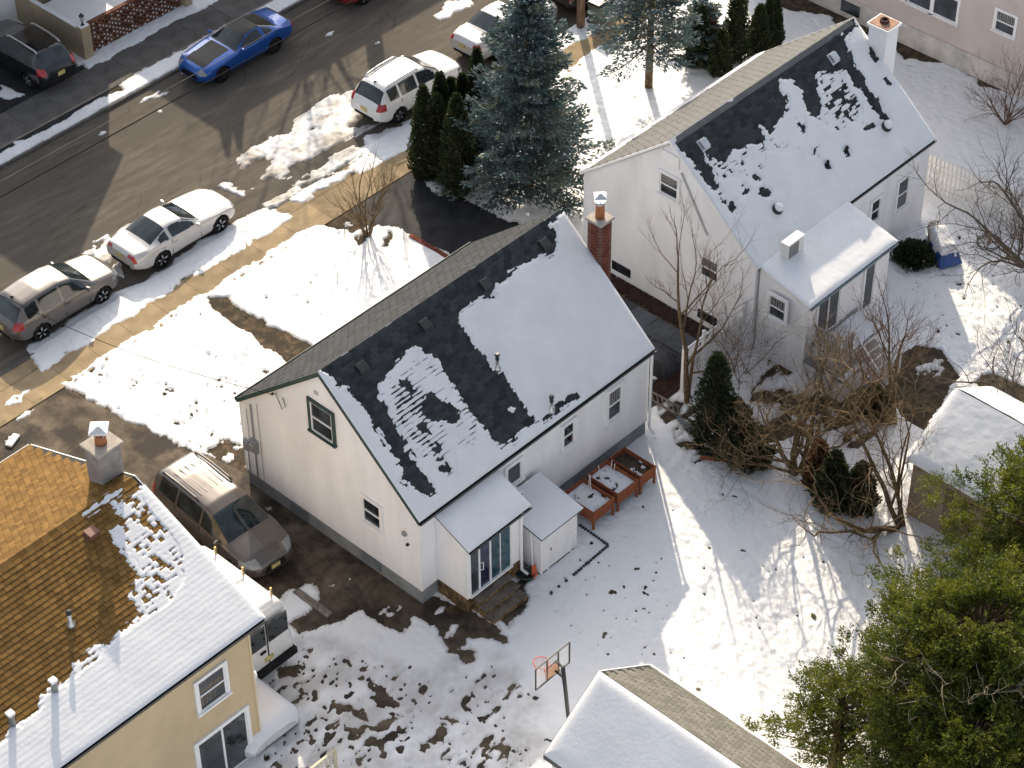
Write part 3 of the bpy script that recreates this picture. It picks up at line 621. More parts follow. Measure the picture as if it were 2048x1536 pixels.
# rear vestibule
PX0, PX1, PY = .66, 2.98, -1.26
pw_ = MB(); pw_.prism([(PX0, 0, .62), (PX0, 0, 3.30), (PX0, PY, 2.72), (PX0, PY, .62)], (PX1-PX0, 0, 0)); po = pw_.build('vestibule', WALL, H)
MB().prism([(PX0-.07, .0, 3.42), (PX0-.07, PY-.16, 2.80), (PX0-.07, PY-.16, 2.72), (PX0-.07, 0, 3.33)], (PX1-PX0+.30, 0, 0)).build('vestibule_roof', GREEN, po)
gutter(po, (PX0-.06, PY-.14, 2.79), (PX1+.24, PY-.14, 2.79), DARKM)
MB().tube([(PX1-.1, PY-.2, 2.7), (PX1-.06, PY-.07, 2.5), (PX1-.06, PY-.07, .25), (PX1-.02, PY-.3, .15)], .05, 8).build('downspout', WTRIM, po)
for x in (PX0-.01, PX1-.09): MB().box(x, x+.1, PY-.012, PY+.08, .62, 2.7).build('corner_board', WTRIM, po)
dr = MB(); dT = frame((PX0+.95, PY, .74), (1, 0, 0)); dr.T = dT
dr.box(-.9, .92, 1.86, 1.93, -.02, .06); dr.box(-.9, .92, -.07, 0, -.02, .10)
for x in (-.9, -.5, -.03, .86): dr.box(x, x+.06, 0, 1.86, -.02, .055)
do = dr.build('sliding_door', WTRIM, po, bevel=.005)
TEAL = mat('teal_glass', (.02, .075, .10), .08, var=.5, scale=3, spec=.8)
for (a, b, m_) in ((-.84, -.5, GLASS), (-.44, -.03, mat('blue_glass', (.02, .025, .07), .08, var=.4, scale=3, spec=.8)), (.03, .42, TEAL), (.45, .86, TEAL)):
    g = MB(); g.T = dT; g.box(a, b, 0, 1.86, -.02, .02); g.build('pane', m_, do)
g = MB(); g.T = dT; g.box(.42, .45, 0, 1.86, -.02, .04); g.build('mullion', WTRIM, do)
g = MB(); g.T = dT; g.tube([(-.42, .78, .05), (-.36, .78, .10), (-.36, 1.08, .10), (-.42, 1.08, .05)], .015, 6); g.build('handle', WTRIM, do)
vb = MB().box(PX0+.03, PX1-.03, PY+.03, 0, 0, .615).build('vestibule_base', MORT, H)
rs = random.Random(11)
def stones(parent, T, w_, h_, s=.2):
    r_ = 0; z = 0
    while z < h_-.03:
        hh = min(rs.uniform(.12, .2), h_-z); x = -rs.uniform(0, .1)
        while x < w_-.02:
            ww = rs.uniform(.14, .30); a, b = max(0, x)+.008, min(w_, x+ww)-.008
            if b-a > .04:
                m = MB(); m.T = T; j = lambda: rs.uniform(-.018, .018); q = [(a+.01, z+.008), (b-.01+j(), z+.008), (b, z+hh*.5+j()), (b-.02+j(), z+hh-.008), (a+.02, z+hh-.008+j()*.3), (a, z+hh*.5+j())]
                m.prism([(x_, z_, 0) for x_, z_ in q], (0, 0, rs.uniform(.02, .045))); m.build('stone', STONE, parent)
            x += ww
        z += hh
stones(vb, frame((PX0+.03, 0, 0), (0, -1, 0)), 1.23, .61); stones(vb, frame((PX0+.03, PY+.03, 0), (1, 0, 0)), 2.26, .61)
stp = MB().box(.88, 2.28, -1.52, -1.32, 0, .50).box(.88, 2.28, -1.80, -1.521, 0, .33).box(.88, 2.28, -2.12, -1.801, 0, .155).build('steps', MORT, H)
TREAD = mat('stone_tread', (.17, .145, .125), .8, var=.25, scale=4, bump=.2, patch=(.5, .5, .52), pscale=2.2, pamt=.72)
for (y0, y1, z) in ((-1.56, -1.27, .50), (-1.86, -1.53, .33), (-2.16, -1.81, .155)): MB().box(.85, 2.31, y0, y1, z+.001, z+.05).build('tread', TREAD, stp, bevel=.012)
for (y0, z0, z1) in ((-1.52, .33, .5), (-1.8, .16, .33), (-2.12, 0, .155)):
    stones(stp, frame((.88, y0, z0), (1, 0, 0)), 1.4, z1-z0-.004)
stones(stp, frame((.88, -1.27, 0), (0, -1, 0)), .25, .49); stones(stp, frame((.88, -1.53, 0), (0, -1, 0)), .27, .32); stones(stp, frame((.88, -1.81, 0), (0, -1, 0)), .3, .15)
L_ = math.hypot(PY-.16, .62)
slope_snow('roof_snow', 'smooth snow on the small roof over the back door', (PX0-.07, PY-.16, 2.80), (1, 0, 0), (0, (1.42)/L_, .62/L_), PX1-PX0+.30, L_-.1, lambda u, v: np.full(np.shape(u), .4), .06, .04, seed=8)

# ------------------------------------------------------------------ shed beside the back door
s_ = thing('utility_shed', 'small white shed with green roof edge beside the back door steps', 'shed', (3.3, -1.8, 0), world=True)
SX0, SX1, SY0, SY1 = 3.28, 4.88, -1.78, -.12
MB().prism([(SX0, SY0, .06), (SX0, SY1, .06), (SX0, SY1, 1.92), (SX0, SY0, 1.66)], (SX1-SX0, 0, 0)).build('wall', WALL, s_)
MB().prism([(SX0-.10, SY0-.14, 1.72), (SX0-.10, SY1, 2.02), (SX0-.10, SY1, 1.95), (SX0-.10, SY0-.14, 1.64)], (SX1-SX0+.2, 0, 0)).build('roof', GREEN, s_)
for x in (SX0-.012, SX0+.28, SX1-.30, SX1-.07): MB().box(x, x+.08, SY0-.025, SY0+.02, .06, 1.64).build('batten', WTRIM, s_)
MB().box(SX0+.36, SX1-.30, SY0-.015, SY0+.02, .1, 1.58).build('door', WALL2, s_)
MB().box(SX0+.42, SX0+.45, SY0-.05, SY0-.01, .8, .9).build('handle', GREYM, s_)
MB().box(SX0-.02, SX1+.02, SY0-.02, SY1, 0, .07).build('plinth', DARKM, s_)
slope_snow('roof_snow', 'flat snow on the roof of the small white shed', (SX0-.10, SY0-.14, 1.725), (1, 0, 0), (0, .984, .176), SX1-SX0+.2, 1.8, lambda u, v: np.full(np.shape(u), .4), .055, .04, seed=12)
ac = thing('air_conditioner', 'white window air conditioner between the back door roof and the shed', 'air conditioner', (3.45, -.35, 2.0), world=True)
MB().box(3.25, 3.85, -.55, .0, 1.95, 2.38).build('case', WTRIM, ac, bevel=.02); MB().box(3.3, 3.8, -.565, -.548, 2.0, 2.32).build('grille', mat('blue_grille', (.05, .10, .14), .5), ac)
sv = thing('snow_shovel', 'orange shovel leaning on the left side of the white shed', 'shovel', (3.18, -1.5, 0), world=True)
MB().tube([(3.10, -1.62, .5), (3.22, -1.45, 1.65)], .018, 6).build('handle', WTRIM, sv)
MB().prism([(2.98, -1.72, .02), (3.2, -1.72, .02), (3.18, -1.64, .5), (3.03, -1.64, .5)], (0, -.02, 0)).build('blade', mat('orange_plastic', (.6, .10, .03), .5), sv)
# garden edging outline right of the shed
ed = thing('garden_edging', 'black scalloped edging strip around a snowed bed beside the shed', 'edging', tuple(at(1217, 1093)), world=True)
EM = mat('black_plastic', (.02, .02, .025), .5)
pe = [at(1158, 1052), at(1217, 1093), at(1150, 1150), at(1100, 1190)]
for a, b in zip(pe, pe[1:]):
    n = int(np.linalg.norm(b-a)/.11)
    for i in range(n):
        q = a+(b-a)*(i+.5)/n
        if a is pe[2] and i % 3: continue
        MB().lathe([(.05, 0), (.055, .07), (.03, .11)], q, 6).build('scallop', EM, ed)
# raised planters
def planter(x0, x1, y0, y1, label, snowy):
    t = thing('raised_planter', label, 'planter', ((x0+x1)/2, (y0+y1)/2, 0), group='raised planters along the rear wall', world=True)
    zb, zt = .36, .80
    for i in range(2):
        z0 = zb+i*.22
        for (a, b, c, d) in ((x0, x1, y0, y0+.03), (x0, x1, y1-.03, y1), (x0, x0+.03, y0+.03, y1-.03), (x1-.03, x1, y0+.03, y1-.03)):
            MB().box(a, b, c, d, z0+.003, z0+.217).build('board', WOODR, t, bevel=.005)
    for x in (x0-.02, x1-.05):
        for y in (y0-.02, y1-.05): MB().box(x, x+.07, y, y+.07, 0, zt).build('leg', WOODR, t, bevel=.005)
    MB().box(x0+.03, x1-.03, y0+.03, y1-.03, zb, .62).build('soil', SOIL, t)
    us = np.arange(x0+.03, x1-.02, .03); vs = np.arange(y0+.03, y1-.02, .03); A, B = np.meshgrid(us, vs)
    nz = fbm(A*6, B*6, int(x0*10), 4); lim = .30 if snowy else -.25
    Zz = np.where(nz < lim, .66+.03*fbm(A*3, B*3, 2), .60); 
    if not snowy: Zz = np.where(B > (y0+y1)/2, .6, Zz)
    F, u_ = grid_faces(len(us), len(vs), Zz > .62); link('snow', np_mesh('planter_snow', np.stack([A.ravel(), B.ravel(), Zz.ravel()], -1)[u_], F, SNOW), t, kind='stuff')
    if snowy:
        for k in range(3):
            x, y = rs.uniform(x0+.1, x1-.1), y1-.25-rs.random()*.3; MB().tube([(x, y, .6), (x+rs.uniform(-.1, .1), y+rs.uniform(-.1, .1), 1.25)], .012, 5).build('stake', WTRIM, t)
planter(5.78, 6.72, -1.70, -.42, 'red-brown raised planter full of snow, nearest the shed', True)
planter(6.90, 7.82, -1.72, -.42, 'red-brown raised planter full of snow, middle of the three', True)
planter(7.96, 8.66, -1.72, -.42, 'red-brown raised planter with bare brown soil, farthest from the shed', False)
# ================================================================== right-hand house
RX0, RX1, RYR, RHD, RZE, RZR = 15.68, 25.36, 3.86, 3.88, 3.66, 6.88
G = thing('cape_house', 'white stucco house on the right with rear porch and streaks of snow on its roof', 'house', (RX0, 0, 0), world=True)
wo, ro, REAR2, FRONT2 = gable(G, RX0, RX1, RYR, RHD, RZE, RZR, .06, WALL2, ROOF1B, zb=0)
rake(G, RX0-.09, RYR, RHD, RZE, RZR, WTRIM, .10, .03); rake(G, RX1+.06, RYR, RHD, RZE, RZR, WTRIM, .10, .03)
Z3 = lambda p: ztr(p, 1348, 0, .3418)
RB = Z3([(0, 830), (10, 800), (1030, 75), (1085, 160), (990, 210), (1042, 340), (1122, 470), (1182, 580), (1248, 672), (1280, 702), (1240, 722), (1112, 565), (1060, 500), (1002, 400), (962, 420), (900, 430), (830, 440), (850, 540), (872, 650), (850, 692), (792, 672), (752, 540), (702, 480), (612, 452), (620, 520), (682, 612), (640, 662), (602, 742), (560, 792), (502, 742), (542, 832), (440, 842), (352, 882), (302, 952), (202, 932), (168, 850), (172, 912), (222, 982), (252, 1062), (302, 1172), (366, 1252), (332, 1262), (282, 1182), (202, 1092), (100, 950)])
SF2 = roof_S(REAR2[0], REAR2[1], REAR2[2], [RB, Z3([(1115, 240), (1160, 260), (1200, 360), (1180, 378), (1135, 310)]), Z3([(1208, 440), (1240, 450), (1278, 495), (1240, 495)]), Z3(circ(412, 1115, 26, 30)), Z3(circ(820, 885, 22, 42)), Z3(circ(900, 970, 20)), Z3(circ(1012, 890, 18)), Z3(circ(1012, 672, 16, 22)), Z3(circ(530, 1120, 40, 28)), Z3(circ(480, 1040, 24, 24)), Z3(circ(1135, 740, 34, 22)), Z3(circ(335, 1215, 30, 40))],
      [(Z3([(170, 850), (350, 860), (600, 700), (760, 680), (780, 800), (700, 900), (540, 900), (480, 1100), (420, 1050), (360, 1060), (260, 1060), (200, 960)]), .44), (Z3([(820, 430), (1000, 390), (1100, 560), (1100, 720), (960, 760), (880, 760), (850, 600)]), .44), (Z3([(200, 1090), (290, 1180), (440, 1400), (470, 1500), (420, 1480), (330, 1330)]), .30), (Z3([(970, 180), (1080, 150), (1100, 220), (1000, 260)]), .42)], seed=9, amp=.10, fine=1.6)
shingle_slope(ro, *REAR2, .30, .145, ROOF1, 'charcoal', SF2)
shingle_slope(ro, *FRONT2, .30, .145, ROOF2, 'grey', None, n_obj=0)  # front slope lighter than the rear: its sunlight put into the shingle colour
ridge_caps(ro, RX0-.04, RX1, RYR, RZR+.005, ROOF2, .83, .24)
slope_snow('roof_snow', 'streaky snow sheet on the rear roof of the right-hand house', *REAR2, SF2, .05, .035, seed=21)
slope_snow('roof_snow', 'thin ice ridge along the front gutter of the right-hand house', FRONT2[0], FRONT2[1], FRONT2[2], FRONT2[3], .35, lambda u, v: .10-.35*np.abs(v-.02)+.12*fbm(u*1.3, v*2, 77), .03, .04, seed=25)
gutter(G, (RX0, RYR+RHD-.02, RZE-.03), (RX1, RYR+RHD-.02, RZE-.03), WTRIM, (0, 1, 0)); gutter(G, (20.55, RYR-RHD+.02, RZE-.03), (RX1+.06, RYR-RHD+.02, RZE-.03), DARKM)
for u, v_, big in ((1.05, 4.35, 0), (7.95, 4.30, 0)):
    v = MB(); P = Vector(REAR2[0])+Vector(REAR2[1])*u+Vector(REAR2[2])*v_; v.T = frame(P, REAR2[1], REAR2[2]); v.box(-.2, .2, -.22, .2, 0, .02); v.box(-.15, .15, -.16, .16, .02, .14); v.build('roof_vent', STEEL, G, bevel=.02)
for (px, py) in ((1552, 420), (1770, 255)):
    q = atpl(px, py, REAR2[0], np.cross(REAR2[1], REAR2[2])); v = MB(); v.T = frame(q, REAR2[1], REAR2[2]); v.lathe([(.2, 0), (.2, .12), (.14, .2), (.03, .22)], (0, 0, 0), 12); vo = v.build('roof_vent', DARKM, G, True)
    v = MB(); v.T = frame(q, REAR2[1], REAR2[2]); v.lathe([(.17, .21), (.15, .26), (.05, .30)], (0, .03, 0), 12); v.build('snow', SNOW, vo, True)
for (px, py) in ((1655, 332), (1693, 303)):
    q = atpl(px, py, REAR2[0], np.cross(REAR2[1], REAR2[2])); MB().lathe([(.06, -.05), (.05, .22), (.04, .22)], q, 10).build('vent_pipe', BLACK, G)
# chimney at the far gable, white
cq = MB(); cq.box(RX1-.02, RX1+.66, 2.36, 3.14, 0, 6.95); co = cq.build('chimney', WALL2, G, bevel=.03)
MB().box(RX1-.09, RX1+.73, 2.29, 3.21, 6.951, 7.06).build('chimney_cap', WTRIM, co, bevel=.02)
MB().box(RX1-.03, RX1+.67, 2.35, 3.15, 7.061, 7.08).build('crown', mat('clay_cap', (.38, .24, .17), .9), co); MB().lathe([(.17, 7.08), (.16, 7.2), (.11, 7.2), (.11, 7.09)], (RX1+.32, 2.75, 0), 14).build('flue', mat('sooty_clay', (.08, .05, .04), .9), co)
# windows on the left gable wall
RWIN = [((1318, 335), (1362, 358), (1360, 408), (1318, 385)), ((1400, 503), (1442, 524), (1440, 575), (1398, 548)), ((1537, 580), (1577, 602), (1574, 654), (1535, 628))]
for i, q in enumerate(RWIN):
    wall_win(G, [atx(*a, RX0) for a in q], 0, (0, -1, 0), at=RX0, tw=.09, blind=i > 0)
q = [atx(*a, RX0) for a in ((1325, 297), (1360, 315), (1358, 340), (1326, 322))]
P_ = np.array(q); MB().box(RX0-.05, RX0, P_[:, 1].min(), P_[:, 1].max(), P_[2:, 2].mean(), P_[:2, 2].mean()).build('gable_louvre', WTRIM, G, bevel=.01)
for (px, py) in ((1243, 538), (1415, 635)):
    a = atx(px, py, RX0); MB().box(RX0-.03, RX0, a[1]-.42, a[1]+.42, a[2]-.18, a[2]+.18).build('basement_window', GLASS, G)
MB().bar((RX0-.03, atx(1364, 345, RX0)[1], atx(1364, 345, RX0)[2]), (RX0-.03, atx(1416, 470, RX0)[1], atx(1416, 470, RX0)[2]), .06).build('conduit', mat('conduit_grey', (.45, .44, .43), .6), G)
window(G, (23.9, RYR-RHD+.11, 1.45), (1, 0, 0), .62, 1.25, tw=.10); window(G, (22.3, RYR-RHD+.11, 1.75), (1, 0, 0), .50, .95, tw=.10)
MB().box(RX1-.09, RX1+.012, RYR-RHD+.098, RYR-RHD+.2, 0, 3.4).build('corner_board', WTRIM, G)
# rear porch wing of that house
QX0, QX1, QY = RX0+.13, 20.3, -1.98
pb = MB(); pb.prism([(QX0+.012, .02, 0), (QX0+.012, .02, 3.52), (QX0+.012, QY, 2.98), (QX0+.012, QY, 0)], (QX1-QX0-.02, 0, 0)); pbo = pb.build('porch', WALL2, G)
MB().prism([(QX0-.05, .6, 3.98), (QX0-.05, 0.02, 3.66), (QX0-.05, QY-.12, 3.10), (QX0-.05, QY-.12, 3.0), (QX0-.05, .02, 3.54)], (QX1-QX0+.2, 0, 0)).build('porch_roof', WTRIM, pbo)
gutter(pbo, (QX0-.04, QY-.1, 3.08), (QX1+.14, QY-.1, 3.08), mat('blue_grey_gutter', (.12, .19, .22), .4))
for (x, w_, h_, zb) in ((16.95, 1.15, 1.55, 1.28), (19.2, .55, 1.85, .95)):
    window(pbo, (x, QY, zb), (1, 0, 0), w_, h_, tw=.08, style='slider' if w_ > 1 else 'single', sill=False, name='porch_door')
MB().box(QX0+.0, QX0+.1, QY-.014, QY+.09, 0, 2.95).build('corner_board', WTRIM, pbo)
L2 = math.hypot(2.12, .56)
slope_snow('roof_snow', 'snow on the flat porch roof of the right-hand house', (QX0-.05, QY-.12, 3.11), (1, 0, 0), (0, 2.12/L2, .56/L2), QX1-QX0+.2, L2, lambda u, v: np.full(np.shape(u), .4), .06, .045, seed=31)
hp = thing('heat_pump', 'cream outdoor heat pump unit standing on the snowy porch roof', 'heat pump', tuple(at(1583, 515, 3.55)), world=True)
hx, hy, hz = at(1583, 512, 3.50); hz = 3.50
MB().box(hx-.42, hx+.42, hy-.16, hy+.16, hz+.12, hz+.72).build('case', mat('cream_case', (.72, .70, .64), .5, var=.03), hp, bevel=.02)
MB().box(hx-.38, hx+.12, hy-.172, hy-.158, hz+.17, hz+.67).build('grille', mat('grey_grille', (.25, .25, .24), .6, var=.3, scale=20), hp)
for s in (-.3, .3):
    MB().box(hx+s-.04, hx+s+.04, hy-.28, hy+.28, hz-.02, hz+.06).build('foot', BLACK, hp); MB().bar((hx+s, hy-.1, hz+.05), (hx+s, hy-.1, hz+.13), .04).build('mount', DARKM, hp)
MB().box(hx-.43, hx+.43, hy-.17, hy+.17, hz+.721, hz+.75).build('snow', SNOW, hp, bevel=.012)
MB().tube([(hx+.42, hy+.05, hz+.3), (hx+.6, hy+.3, hz+.1), (hx+.75, hy+.9, hz+.45), (hx+.7, hy+1.1, hz+.75)], .025, 6).build('pipe', WTRIM, hp)
# deck, steps and half wall behind the porch
dk = thing('back_deck', 'grey back deck with steps and railing behind the right-hand house', 'deck', (17, -3, 0), world=True)
DZ_ = 1.18; DWOOD = mat('pale_deck_wood', (.42, .39, .36), .85, var=.2, scale=5)
for i in range(8): MB().box(16.2, 18.65, -2.02-.15*(i+1)+.008, -2.02-.15*i, DZ_-.04, DZ_).build('board', DWOOD, dk)
MB().box(16.25, 18.6, -3.18, -2.03, 0, DZ_-.045).build('skirt', WALL2, dk)
MB().box(16.2, 18.65, -2.05, -1.985, DZ_+.002, DZ_+.10).build('ledger', DWOOD, dk)
for i in range(5):
    z = DZ_-.2-.2*i; y = -3.2-.22*i; MB().box(16.85, 18.05, y-.24, y-.002, z-.05, z).build('tread', DWOOD, dk); MB().box(16.88, 18.02, y-.22, y, 0, z-.052).build('riser', WALL2, dk)
for x in (16.85, 18.08):
    MB().bar((x, -3.15, DZ_+.86), (x, -4.28, .95), .06).build('handrail', WTRIM, dk)
    for (y, z) in ((-3.15, DZ_+.86), (-4.26, .95)): MB().box(x-.04, x+.04, y-.04, y+.04, 0, z).build('post', WTRIM, dk)
for k in range(9): MB().box(16.21, 16.24, -2.12-.12*k-.02, -2.12-.12*k+.02, DZ_, DZ_+.82).build('baluster', DWOOD, dk)
for k in range(5): MB().box(16.3+.12*k-.02, 16.3+.12*k+.02, -3.21, -3.18, DZ_, DZ_+.82).build('baluster', DWOOD, dk)
MB().box(16.19, 16.26, -3.22, -2.02, DZ_+.821, DZ_+.88).build('top_rail', DWOOD, dk); MB().box(16.261, 16.84, -3.22, -3.16, DZ_+.821, DZ_+.88).build('top_rail', DWOOD, dk)
us = np.arange(16.22, 18.63, .05); vs = np.arange(-3.18, -2.06, .05); A_, B_ = np.meshgrid(us, vs); Zz = DZ_+.035+.05*fbm(A_*1.6, B_*1.6, 6, 3); F, u_ = grid_faces(len(us), len(vs), Zz > DZ_-.01)
link('snow', np_mesh('deck_snow', np.stack([A_.ravel(), B_.ravel(), Zz.ravel()], -1)[u_], F, SNOW), dk, kind='stuff')
hw = thing('half_wall', 'low white block wall with snow on top in front of the deck', 'wall', (16, -3.5, 0), world=True)
MB().box(15.7, 15.9, -3.5, -2.1, 0, .85).build('block', WALL2, hw); MB().box(15.7, 16.8, -3.71, -3.51, 0, .85).build('block', WALL2, hw)
MB().box(15.66, 15.94, -3.46, -2.1, .851, .91).build('coping', GREYM, hw); MB().box(15.66, 16.84, -3.75, -3.47, .851, .91).build('coping', GREYM, hw); MB().box(15.7, 16.8, -3.72, -3.5, .912, .95).build('snow', SNOW, hw, bevel=.015)
for i, (px, py, z, s, lb) in enumerate(((1682, 690, DZ_+.05, .36, 'white box lid lying on the back deck'), (1742, 628, DZ_+.05, .28, 'crumpled white bag at the far end of the back deck'))):
    a = at(px, py, z); b = MB(); b.T = Matrix.Translation(Vector(a)) @ Matrix.Rotation(.5, 4, 'Z'); b.box(-s, s, -s*.5, s*.5, 0, .16); o = b.build('storage_box', WTRIM, bevel=.04, label=lb, cat='box')
# ================================================================== yellow house lower left
YX1, YYR, YHD, YZE, YZR = -7.05, 4.03, 4.98, 5.5, 7.5
YW = mat('yellow_siding', (.60, .47, .295), .7, var=.05, scale=.8)
Yh = thing('yellow_house', 'yellow sided house with brown shingled roof in the lower left corner', 'house', (YX1, 0, 0), world=True)
wo, ro, REAR3, FRONT3 = gable(Yh, -19, YX1, YYR, YHD, YZE, YZR, .30, YW, ROOF1B, zb=-.1, inset=.40, th=.14)
yw = YYR-YHD+.40
# clapboards: thin overlapping courses
cb = MB()
for i in range(40):
    z = .1+i*.13
    if z < 5.25: cb.prism([(-19, yw-.001, z), (-19, yw-.022, z+.004), (-19, yw-.004, z+.13)], (12-.06, 0, 0)); cb.prism([(YX1+.001, yw+.05, z), (YX1+.022, yw+.05, z+.004), (YX1+.004, yw+.05, z+.13)], (0, 9.0, 0))
cb.build('clapboard', YW, Yh, kind='stuff')
rake(Yh, YX1+.30, YYR, YHD, YZE, YZR, WTRIM, .14, .03)
MB().box(YX1-.02, YX1+.045, yw-.04, yw+.08, 0, 5.3).build('corner_board', mat('cream_trim', (.66, .52, .33), .6, var=.03), Yh)
Z7 = lambda p: ztr(p, 0, 850, .3418)
ZB = lambda p: ztr(p, 0, 1100, .293)
YB = Z7([(-60, 790), (0, 740), (640, 360), (790, 215), (836, 330), (782, 400), (700, 420), (690, 490), (740, 560), (660, 620), (640, 640), (740, 760), (832, 872), (802, 922), (752, 1012), (842, 1112), (720, 1192), (640, 1292), (560, 1292), (430, 1402)])+ZB([(600, 720), (490, 800), (430, 900), (260, 985), (262, 1090), (140, 1165), (0, 1275), (-200, 1400), (-200, 200)])
SF3 = roof_S(REAR3[0], REAR3[1], REAR3[2], [YB], [(Z7([(690, 420), (800, 380), (900, 520), (1050, 690), (1080, 900), (960, 1080), (860, 1120), (740, 1010), (820, 890), (700, 700), (640, 620)]), .46), (ZB([(0, 630), (100, 640), (330, 880), (480, 780), (640, 640), (700, 700), (500, 900), (280, 1000), (250, 1100), (150, 1180), (0, 1290), (-60, 1200), (-60, 640)]), .50)], [ztr([(905, 825), (935, 850), (1015, 960), (1105, 1080), (1165, 1160), (1250, 1250), (1180, 1250), (1060, 1085), (955, 950)], 0, 860, .244), ztr([(880, 545), (960, 590), (1100, 750), (1210, 880), (1270, 1010), (1180, 960), (1040, 770), (910, 620)], 0, 860, .244), ztr([(660, 680), (800, 600), (900, 540), (990, 480), (960, 540), (820, 640), (690, 710)], 0, 860, .244)], seed=14, amp=.10, wt=.22, ex=.16, fine=1.4, style='fingers')
SF3b = lambda u, v: np.maximum(SF3(u, v), -.2)
shingle_slope(ro, *REAR3, .22, .16, ROOF3, 'brown', SF3, t=.024)
shingle_slope(ro, *FRONT3, .22, .16, ROOF3, 'brown', None, n_obj=0, t=.024)
ridge_caps(ro, -12.6, YX1+.28, YYR, YZR+.005, ROOF3, .40, .26)
slope_snow('roof_snow', 'snow on the lower part of the brown roof of the yellow house', *REAR3, SF3, .035, .036, seed=41, k=.3, rough=.5, course=.16)
gutter(Yh, (-19, YYR-YHD+.02, YZE-.03), (YX1+.34, YYR-YHD+.02, YZE-.03), DARKM); gutter(Yh, (-19, YYR+YHD-.02, YZE-.03), (YX1+.3, YYR+YHD-.02, YZE-.03), WTRIM, (0, 1, 0))
window(Yh, (-8.48, yw-.02, 3.25), (1, 0, 0), .95, 1.15, tw=.11)
sl = [aty(*q, yw-.02) for q in ((378, 1505), (497, 1422))]
window(Yh, (-8.35, yw-.02, .10), (1, 0, 0), 1.75, 2.0, tw=.12, style='slider', sill=False, name='patio_door')
# roof furniture of the yellow house
Nr3 = np.cross(REAR3[1], REAR3[2])
yc = MB().box(-7.45, -6.98+.28, 4.55, 5.2, 6.0, 8.35).build('chimney', mat('grey_stucco', (.33, .30, .28), .9, var=.12, scale=3), Yh, bevel=.02)
MB().box(-7.53, -6.62, 4.47, 5.28, 8.351, 8.43).build('chimney_cap', mat('cement', (.42, .38, .33), .9), yc, bevel=.02)
MB().lathe([(.17, 8.43), (.16, 8.75), (.12, 8.75)], (-7.08, 4.88, 0), 14).build('flue', mat('clay', (.42, .17, .08)), yc, True)
fh = MB(); fh.lathe([(.38, 8.93), (.36, 8.97), (.03, 9.06)], (-7.08, 4.88, 0), 4)
for i in range(4):
    a = i*1.57; fh.bar((-7.08+.16*math.cos(a), 4.88+.16*math.sin(a), 8.7), (-7.08+.16*math.cos(a), 4.88+.16*math.sin(a), 8.95), .02)
fh.build('flue_hood', STEEL, yc)
for (px, py, kind) in ((182, 1068, 'b'), (142, 1250, 'p'), (110, 1382, 's'), (25, 1448, 's')):
    q = atpl(px, py, REAR3[0], Nr3); v = MB(); v.T = frame(q, REAR3[1], REAR3[2])
    if kind == 'b': v.box(-.22, .22, -.2, .2, 0, .02); v.prism([(-.17, -.17, .02), (-.17, .15, .02), (-.17, .15, .12), (-.17, -.14, .2)], (.34, 0, 0)); v.build('roof_vent', mat('brown_metal', (.20, .09, .06), .6), Yh, bevel=.01)
    elif kind == 'p':
        v = MB(); v.lathe([(.14, -.03), (.12, .05), (.06, .16), (.055, .5)], q, 12); vo = v.build('vent_pipe', STEEL, Yh, True); v = MB(); v.lathe([(.075, .42), (.075, .52), (.02, .55)], q, 12); v.build('cap', DARKM, vo)
    else:
        v = MB(); v.lathe([(.10, -.03), (.09, .36), (.1, .36)], q, 10); vo = v.build('vent_pipe', GREYM, Yh, True); v = MB(); v.box(q[0]-.1, q[0]+.1, q[1]-.1, q[1]+.1, q[2]+.36, q[2]+.45); v.build('cap', WTRIM, vo, bevel=.02)
# wall lamp and stair of the yellow house
MB().lathe([(.12, 0), (.15, .12), (.13, .25), (.05, .3)], (YX1+.10, yw+.15, 2.75), 12).build('wall_lamp', WTRIM, Yh, True)
sr = thing('back_stair', 'cream wooden stair rail with balusters at the yellow house corner', 'stair', tuple(at(575, 1530)), world=True)
SW = mat('cream_wood', (.62, .55, .40), .6, var=.06)
MB().bar((-7.4, -2.75, 1.0), (-6.2, -2.75, 1.0), .07, .05).build('handrail', SW, sr)
for i in range(8): MB().box(-7.3+i*.15-.018, -7.3+i*.15+.018, -2.77, -2.73, .05, .975).build('baluster', SW, sr)
for x in (-7.4, -6.2): MB().box(x-.04, x+.04, -2.79, -2.71, 0, 1.05).build('post', SW, sr)
for i in range(3): MB().box(-7.75, -7.46, -2.6-.28*i, -2.34-.28*i, 0, .5-.17*i).build('tread', WTRIM, sr)
# ================================================================== garage at the bottom
GX0, GX1, GY1 = -3.12, .94, -7.96
Ga = thing('garage', 'detached garage with snow on one roof slope at the bottom edge', 'garage', (-1.1, -8, 0), world=True)
gm = MB(); gm.prism([(GX0, GY1-.12, 0), (GX1, GY1-.12, 0), (GX1, GY1-.12, 2.42), (-1.09, GY1-.12, 3.86), (GX0, GY1-.12, 2.42)], (0, -7, 0)); gm.build('wall', WALL2, Ga)
gr = MB(); gr.prism([(GX0-.15, GY1, 2.5), (-1.09, GY1, 4.02), (GX1+.13, GY1, 2.5), (GX1+.13, GY1, 2.38), (-1.09, GY1, 3.9), (GX0-.15, GY1, 2.38)], (0, -7.3, 0)); gro = gr.build('roof', ROOF1B, Ga)
Lg = math.hypot(2.17, 1.52); gl = ((GX0-.15, GY1, 2.5), (0, -1, 0), (2.17/Lg, 0, 1.52/Lg), 7.3, Lg); grr = ((GX1+.13, GY1-7.3, 2.5), (0, 1, 0), (-2.17/Lg, 0, 1.52/Lg), 7.3, Lg)
shingle_slope(gro, *grr, .28, .15, ROOF4, 'tan')
